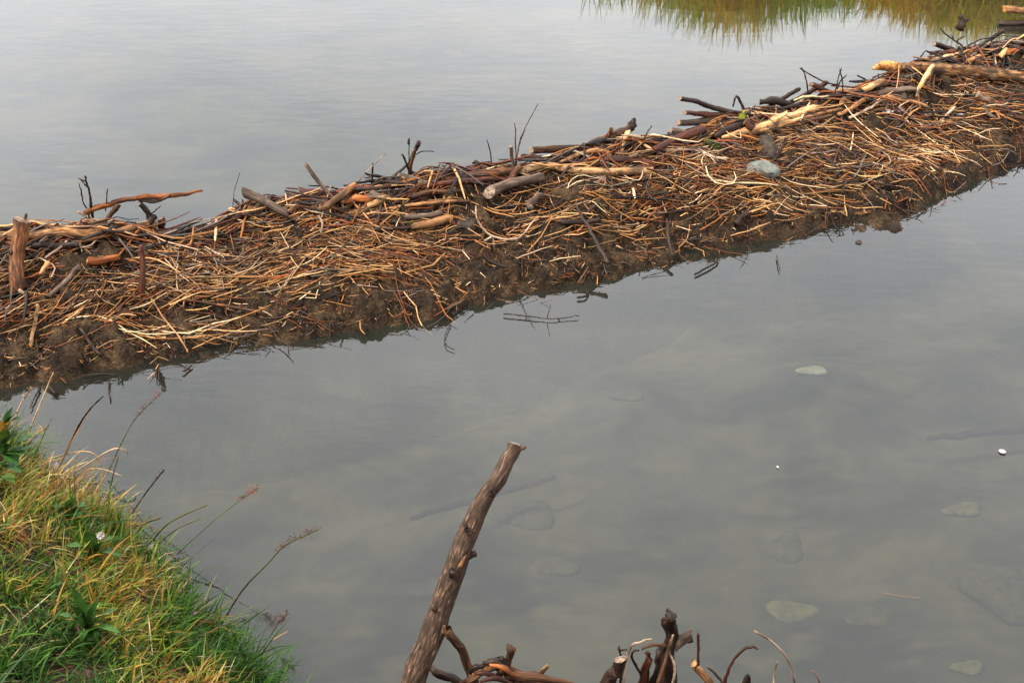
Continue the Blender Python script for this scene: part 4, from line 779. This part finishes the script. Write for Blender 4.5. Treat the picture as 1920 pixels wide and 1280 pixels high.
gpx, gpy = project(rt[:, 0], rt[:, 1], rt[:, 2])
p1 = fbm(rt[:, 0], rt[:, 1], 3.2, 3, 2) + rng.normal(0, .13, NT_)[tid] + rng.normal(0, .11, NG)
p1 = p1 + .20 * np.exp(-(((gpx - 50) / 120) ** 2 + ((gpy - 950) / 60) ** 2)) + .10 * (dE < .1) - .12 * np.exp(-(((gpx - 170) / 110) ** 2 + ((gpy - 1120) / 110) ** 2))
GC = np.array([(.014, .040, .003), (.026, .062, .004), (.055, .088, .006), (.110, .112, .010), (.17, .105, .018), (.15, .060, .009), (.23, .165, .060)])
ci = np.clip(np.interp(p1, [-.30, -.10, .03, .12, .23, .34, .47], np.arange(7)) + rng.normal(0, .55, NG), 0, 6).astype(int)
gc = GC[ci] * rng.uniform(.45, 1.3, (NG, 1)); ln = rng.uniform(.05, .14, NG) * rng.uniform(.6, 1.25, NT_)[tid] * (1 + .5 * (dE < .08)); ln[rng.random(NG) < .05] *= 1.5
V, F = ribbons(rt, az, ln, rng.uniform(.2, 1.9, NG), rng.uniform(.0012, .0042, NG), lean=np.abs(rng.normal(.45, .35, NG)))
tag(put('grass', mesh('grass', V, F, cols=np.repeat(gc, 10, 0), smooth=False), M['grass']), 'short green and yellowed grass covering the near bank', 'grass', kind='stuff')
ND = 1300        # dead thatch lying in it
rt = bank_spots(ND); V, F = ribbons(rt + [0, 0, .02], rng.uniform(0, 6.28, ND), rng.uniform(.05, .14, ND), rng.uniform(-.2, .6, ND), rng.uniform(.001, .0022, ND), lean=rng.uniform(.9, 1.5, ND))
dc = np.array([(.24, .165, .072), (.17, .082, .026), (.27, .22, .13), (.10, .042, .015)])[rng.integers(0, 4, ND)] * rng.uniform(.7, 1.2, (ND, 1))
tag(put('thatch', mesh('thatch', V, F, cols=np.repeat(dc, 10, 0), smooth=False), M['grass']), 'dead straw coloured thatch lying in the bank grass', 'grass', kind='stuff')

# tall stalks over the water
YB = 3.35
def edge_y(px, py): # depth of the bank surface under a photo point
    d = ray(px, py); s = np.arange(2.5, 7, .01); x, y, z = d[0] * s, d[1] * s, CAM_H + d[2] * s
    h = np.maximum(Bank(x, y), 0); k = np.argmax(z <= h); return y[k]
M['stalkgreen'] = wood('stalk_green', [(.3, (.05, .07, .02)), (.6, (.12, .14, .04))]); M['stalkpale'] = wood('stalk_pale', [(.3, (.40, .30, .17)), (.6, (.60, .50, .34))])
M['seed'] = wood('seed_head', [(.3, (.12, .065, .055)), (.6, (.20, .12, .10))])
def stalk(label, mat, r, pts, seeds=None, cat='grass stalk', name='grass_stalk', smat='seed', sn=16, sl=14, dark=None):
    y0 = edge_y(*pts[0]) - .02; P = np.array([at_y(a, b, y0) for a, b in pts])
    o = rod(name, mat, P, np.atleast_1d(r) * depth(P[0]) / FPX, None, 0, .2, ns=5, n=14); tag(o, label, cat); org = np.array(o.location); k = depth(P[0]) / FPX
    sn = int(sn * 2.2)
    if seeds:                                                          # loose panicle: one part of little spikelets
        C = catmull(P, 60); nn = int(60 * seeds); C = C[-nn:]; Q = C[rng.integers(0, nn, sn)]; A = rng.uniform(-1, 1, (sn, 3)) * sl * .8 * k; A[:, 2] = np.abs(A[:, 2]) * .7
        PP = Q[:, None] + A[:, None] * np.linspace(0, 1, 4)[None, :, None]; R_ = np.tile(np.array([.18, .22, .6, .2]) * k, (sn, 1))
        V, F = many_tubes(PP, R_, 4, 1.0); V = V.reshape(-1, 3)
        put('seed_head', mesh('seed_head', V - org, F, uv=np.stack([V[:, 0], V[:, 2]], -1)), M[smat], o)
    return o
stalk('dark bare stem arching up right from the left bank', 'dark', [1.9, 1.8, 1.2], [(112, 872), (128, 838), (152, 790), (175, 760), (193, 743)])
stalk('tall pale straight straw rising to the waterline at left', 'stalkpale', [1.8, 1.2], [(38, 855), (62, 790), (100, 698)])
stalk('short pale straw left of the tall pale straw', 'stalkpale', [1.6, 1.0], [(22, 800), (40, 755), (62, 725)], .4, sn=14, sl=12, smat='stalkpale')
stalk('pale stalk with drooping feathery head near the left edge', 'stalkpale', [1.6, 1.2], [(38, 862), (60, 820), (88, 801)], .35, smat='stalkpale')
stalk('faint tall stalk with red open seed head over water', 'stalkgreen', [1, .7], [(200, 890), (238, 810), (262, 775), (310, 728)], .4, sn=22, sl=14)
stalk('dark stalk with narrow head leaning right above the bank', 'dark', [1.2, 1.3], [(245, 965), (276, 920), (308, 880)], .35, sn=10, sl=7, smat='dark')
stalk('thin stalk with red seed cluster floating against the water', 'stalkgreen', [.8, .6], [(330, 1040), (390, 985), (440, 945), (482, 915)], .25, sn=30, sl=18)
stalk('tall green stem with rusty head reaching far over the water', 'stalkgreen', [2, 1.4, .8], [(410, 1178), (455, 1105), (500, 1058), (535, 1022), (598, 992)], .32, sn=30, sl=20)
stalk('small stalk with round reddish head near bank tip', 'stalkgreen', [1, .7], [(505, 1195), (520, 1170), (540, 1148)], .5, sn=30, sl=16)
stalk('rusty leaning stem at the tip of the bank', 'stalkpale', [1.8, 1.4], [(478, 1250), (505, 1205), (542, 1182)])
stalk('green arching blade pointing right over the water', 'stalkgreen', [1.8, 1.2], [(280, 1020), (310, 985), (345, 965), (388, 946)])
stalk('second green arching blade just below the first', 'stalkgreen', [1.6, 1.0], [(285, 1030), (330, 992), (375, 972)])
stalk('curved pale arching straw hanging over at bank top', 'stalkpale', [1.6, 1.2], [(140, 885), (175, 862), (210, 842), (232, 842), (240, 850)])
stalk('second curved pale straw below the first arch', 'stalkpale', [1.4, 1.1], [(60, 872), (105, 856), (150, 846), (175, 850), (186, 864)])
stalk('third low pale straw arching right', 'stalkpale', [1.4, 1.0], [(130, 900), (165, 880), (195, 880), (228, 892)])
stalk('knobbly green weed stem leaning right with dark buds', 'stalkgreen', [2, 1.4], [(225, 1005), (260, 985), (300, 971)], .9, sn=14, sl=9, smat='dark')
stalk('upright dark grass stem with pale hook near bank top', 'stalkgreen', [1.3, 1.0], [(203, 935), (212, 890), (222, 855)])
stalk('small weed with black bud at the bank edge', 'stalkgreen', [1.4, 1.2], [(425, 1178), (445, 1168), (462, 1160)], .3, sn=8, sl=7, smat='dark')
stalk('brown bud on thin stem above the bank edge', 'stalkgreen', [1.2, 1.0], [(308, 1062), (325, 1052), (345, 1048)], .5, sn=10, sl=7, smat='dark')
# flowers
M['petal'] = stone('petal', (.26, .19, .28), (.40, .35, .42), 40); M['yellow'] = stone('flower_eye', (.22, .14, .02), (.3, .22, .05), 80)
def flower(label, px, py, rp):
    y0 = edge_y(px, py + 10) - .10; c = at_y(px, py, y0); k = depth(c) / FPX; e = bpy.data.objects.new('flower', None); col.objects.link(e)
    base = c - np.array([0, -.02, .07]); e.location = base; tag(e, label, 'flower')
    rod('stem', 'stalkgreen', [base, (base + c) / 2 + [.005, 0, 0], c], [.0012, .001], e, origin=base, ns=5)
    ax = np.array([.35, -.6, .7]); ax /= np.linalg.norm(ax); u = np.cross(ax, [0, 0, 1]); u /= np.linalg.norm(u); v = np.cross(ax, u)
    for j in range(9):
        a = j * 2 * math.pi / 9; dr = u * math.cos(a) + v * math.sin(a); sd_ = np.cross(ax, dr); R_ = rp * k
        Vp = np.array([c + dr * R_ * .15, c + dr * R_ * .7 + sd_ * R_ * .24 + ax * R_ * .2, c + dr * R_ * 1.1 + ax * R_ * .12, c + dr * R_ * .7 - sd_ * R_ * .24 + ax * R_ * .2])
        put('petal', mesh('petal', Vp - base, [(0, 1, 2, 3)]), M['petal'], e)
    th = np.linspace(0, 2 * np.pi, 9)[:-1]; Vd = np.vstack([[c + (u * math.cos(t_) + v * math.sin(t_)) * rp * k * .3 for t_ in th], [c + ax * rp * k * .3]])
    put('flower_centre', mesh('flower_centre', Vd - base, [(j, (j + 1) % 8, 8) for j in range(8)]), M['yellow'], e)
flower('largest pale lilac flower in the grass of the bank', 188, 1004, 7.5)
flower('small white lilac flower at the bank top beside dark stem', 105, 874, 7)
flower('tiny white flower at the water edge right of lilac flower', 282, 1024, 6)
flower('small pale flower on the edge below the tiny white one', 317, 1092, 6)
flower('lowest pale flower on the slope of the bank', 363, 1150, 6)
# broad leaved plants
def rosette(label, px, py, leaves, name='broadleaf_plant', colr=(.022, .055, .009)):
    y0 = edge_y(px, py); b = at_y(px, py, y0); k = depth(b) / FPX; e = bpy.data.objects.new(name, None); col.objects.link(e); e.location = b; tag(e, label, 'plant')
    for (dx, dy, wd_) in leaves:
        tip = at_y(px + dx * 1.2, py + dy * 1.15 - 6, y0 - .12); mid = at_y(px + dx * .55, py + dy * .55 - 12, y0 - .10)
        leafblade('leaf', [b, mid, tip], wd_ * k, np.array(colr) * rng.uniform(.75, 1.3), e, 'leaf', b)
rosette('dark green dock plant in the lower grass', 165, 1180, [(-25, -65, 9), (-38, -45, 8), (20, -55, 9), (45, -28, 10), (-45, -20, 9), (15, 40, 12), (-12, 28, 8), (50, 10, 8)])
rosette('green broad leaf plant in the middle of bank grass', 175, 1040, [(-40, -10, 10), (-10, -34, 11), (30, -22, 10), (42, 6, 9), (-30, 14, 9), (5, 20, 10)])
rosette('small green leafy plant near bank top', 130, 965, [(-26, -8, 9), (4, -22, 9), (26, -10, 9), (22, 12, 8), (-14, 14, 8)])
# lobed leaf plant at the left edge
y0 = edge_y(0, 900); b = at_y(0, 930, y0); e = bpy.data.objects.new('leafy_shrub', None); col.objects.link(e); e.location = b; tag(e, 'lobed green leafy weed rising at the left edge over the water', 'plant')
k = depth(b) / FPX
rod('stem', 'bark', [b, at_y(2, 860, y0), at_y(6, 790, y0)], np.array([3.5, 2.2]) * k, e, .08, .3, origin=b)
for (bx_, by_, tx, ty, wd_, cc) in [(4, 850, 40, 822, 11, 0), (4, 850, 36, 850, 11, 0), (4, 848, 24, 872, 10, 0), (4, 850, -18, 828, 12, 0), (2, 838, 22, 808, 10, 0), (2, 838, 2, 806, 9, 1), (4, 800, 26, 772, 7, 0), (4, 800, 16, 762, 6, 0), (4, 800, 30, 784, 6, 1), (2, 810, -14, 786, 8, 2), (2, 815, 10, 790, 7, 2), (2, 872, 30, 885, 9, 0), (2, 872, -12, 868, 10, 0), (2, 862, 44, 838, 7, 0), (2, 890, 18, 905, 8, 1), (2, 900, -14, 905, 9, 0)]:
    cl = ((.022, .058, .011), (.045, .078, .012), (.17, .09, .015))[cc]
    leafblade('leaf', [at_y(bx_ + 4, by_, y0 - .06), at_y((bx_ + tx) / 2 + 6, (by_ + ty) / 2 - 4, y0 - .10), at_y(tx * 1.15 + 6, ty, y0 - .12)], wd_ * 1.25 * k, np.array(cl) * rng.uniform(.8, 1.25), e, 'leaf', b, fold=.3)

# ------------------------------------------------------------------ reeds on the far bank, seen mostly as a reflection
NR = 20000
x = rng.uniform(.2, 7.0, NR); d = np.abs(rng.normal(0, .55, NR)) - .12; y = Ff(x) + d; keep = rng.random(NR) < np.interp(x, [.45, 1.0, 1.6, 7], [.0, .25, 1, 1]); x, y = x[keep], y[keep]; n = len(x)
hgt = rng.uniform(.24, .60, n) * (1 + .35 * fbm(x, y, 1.1, 2, 3)) * (1 + .22 * np.exp(-((x - 1.95) / .5) ** 2))
p = fbm(x, y, 1.3, 2, 0) + rng.normal(0, .12, n); GC2 = np.array([(.20, .32, .006), (.32, .40, .006), (.50, .46, .008), (.60, .36, .012)])
gc = GC2[np.clip(np.interp(p, [-.3, -.05, .1, .3], [0, 1, 2, 3.4]) + rng.normal(0, .3, n), 0, 3).astype(int)] * rng.uniform(.75, 1.25, (n, 1))
V, F = ribbons(np.stack([x, y, np.maximum(Farz(x, y), -.05)], -1), rng.uniform(0, 6.28, n), hgt, rng.uniform(0, .7, n), rng.uniform(.004, .008, n), lean=np.abs(rng.normal(.1, .12, n)))
tag(put('reed_bed', mesh('reed_bed', V, F, cols=np.repeat(gc, 10, 0), smooth=False), M['grass']), 'green and yellow reeds on the far bank mirrored in the water', 'reeds', kind='stuff')
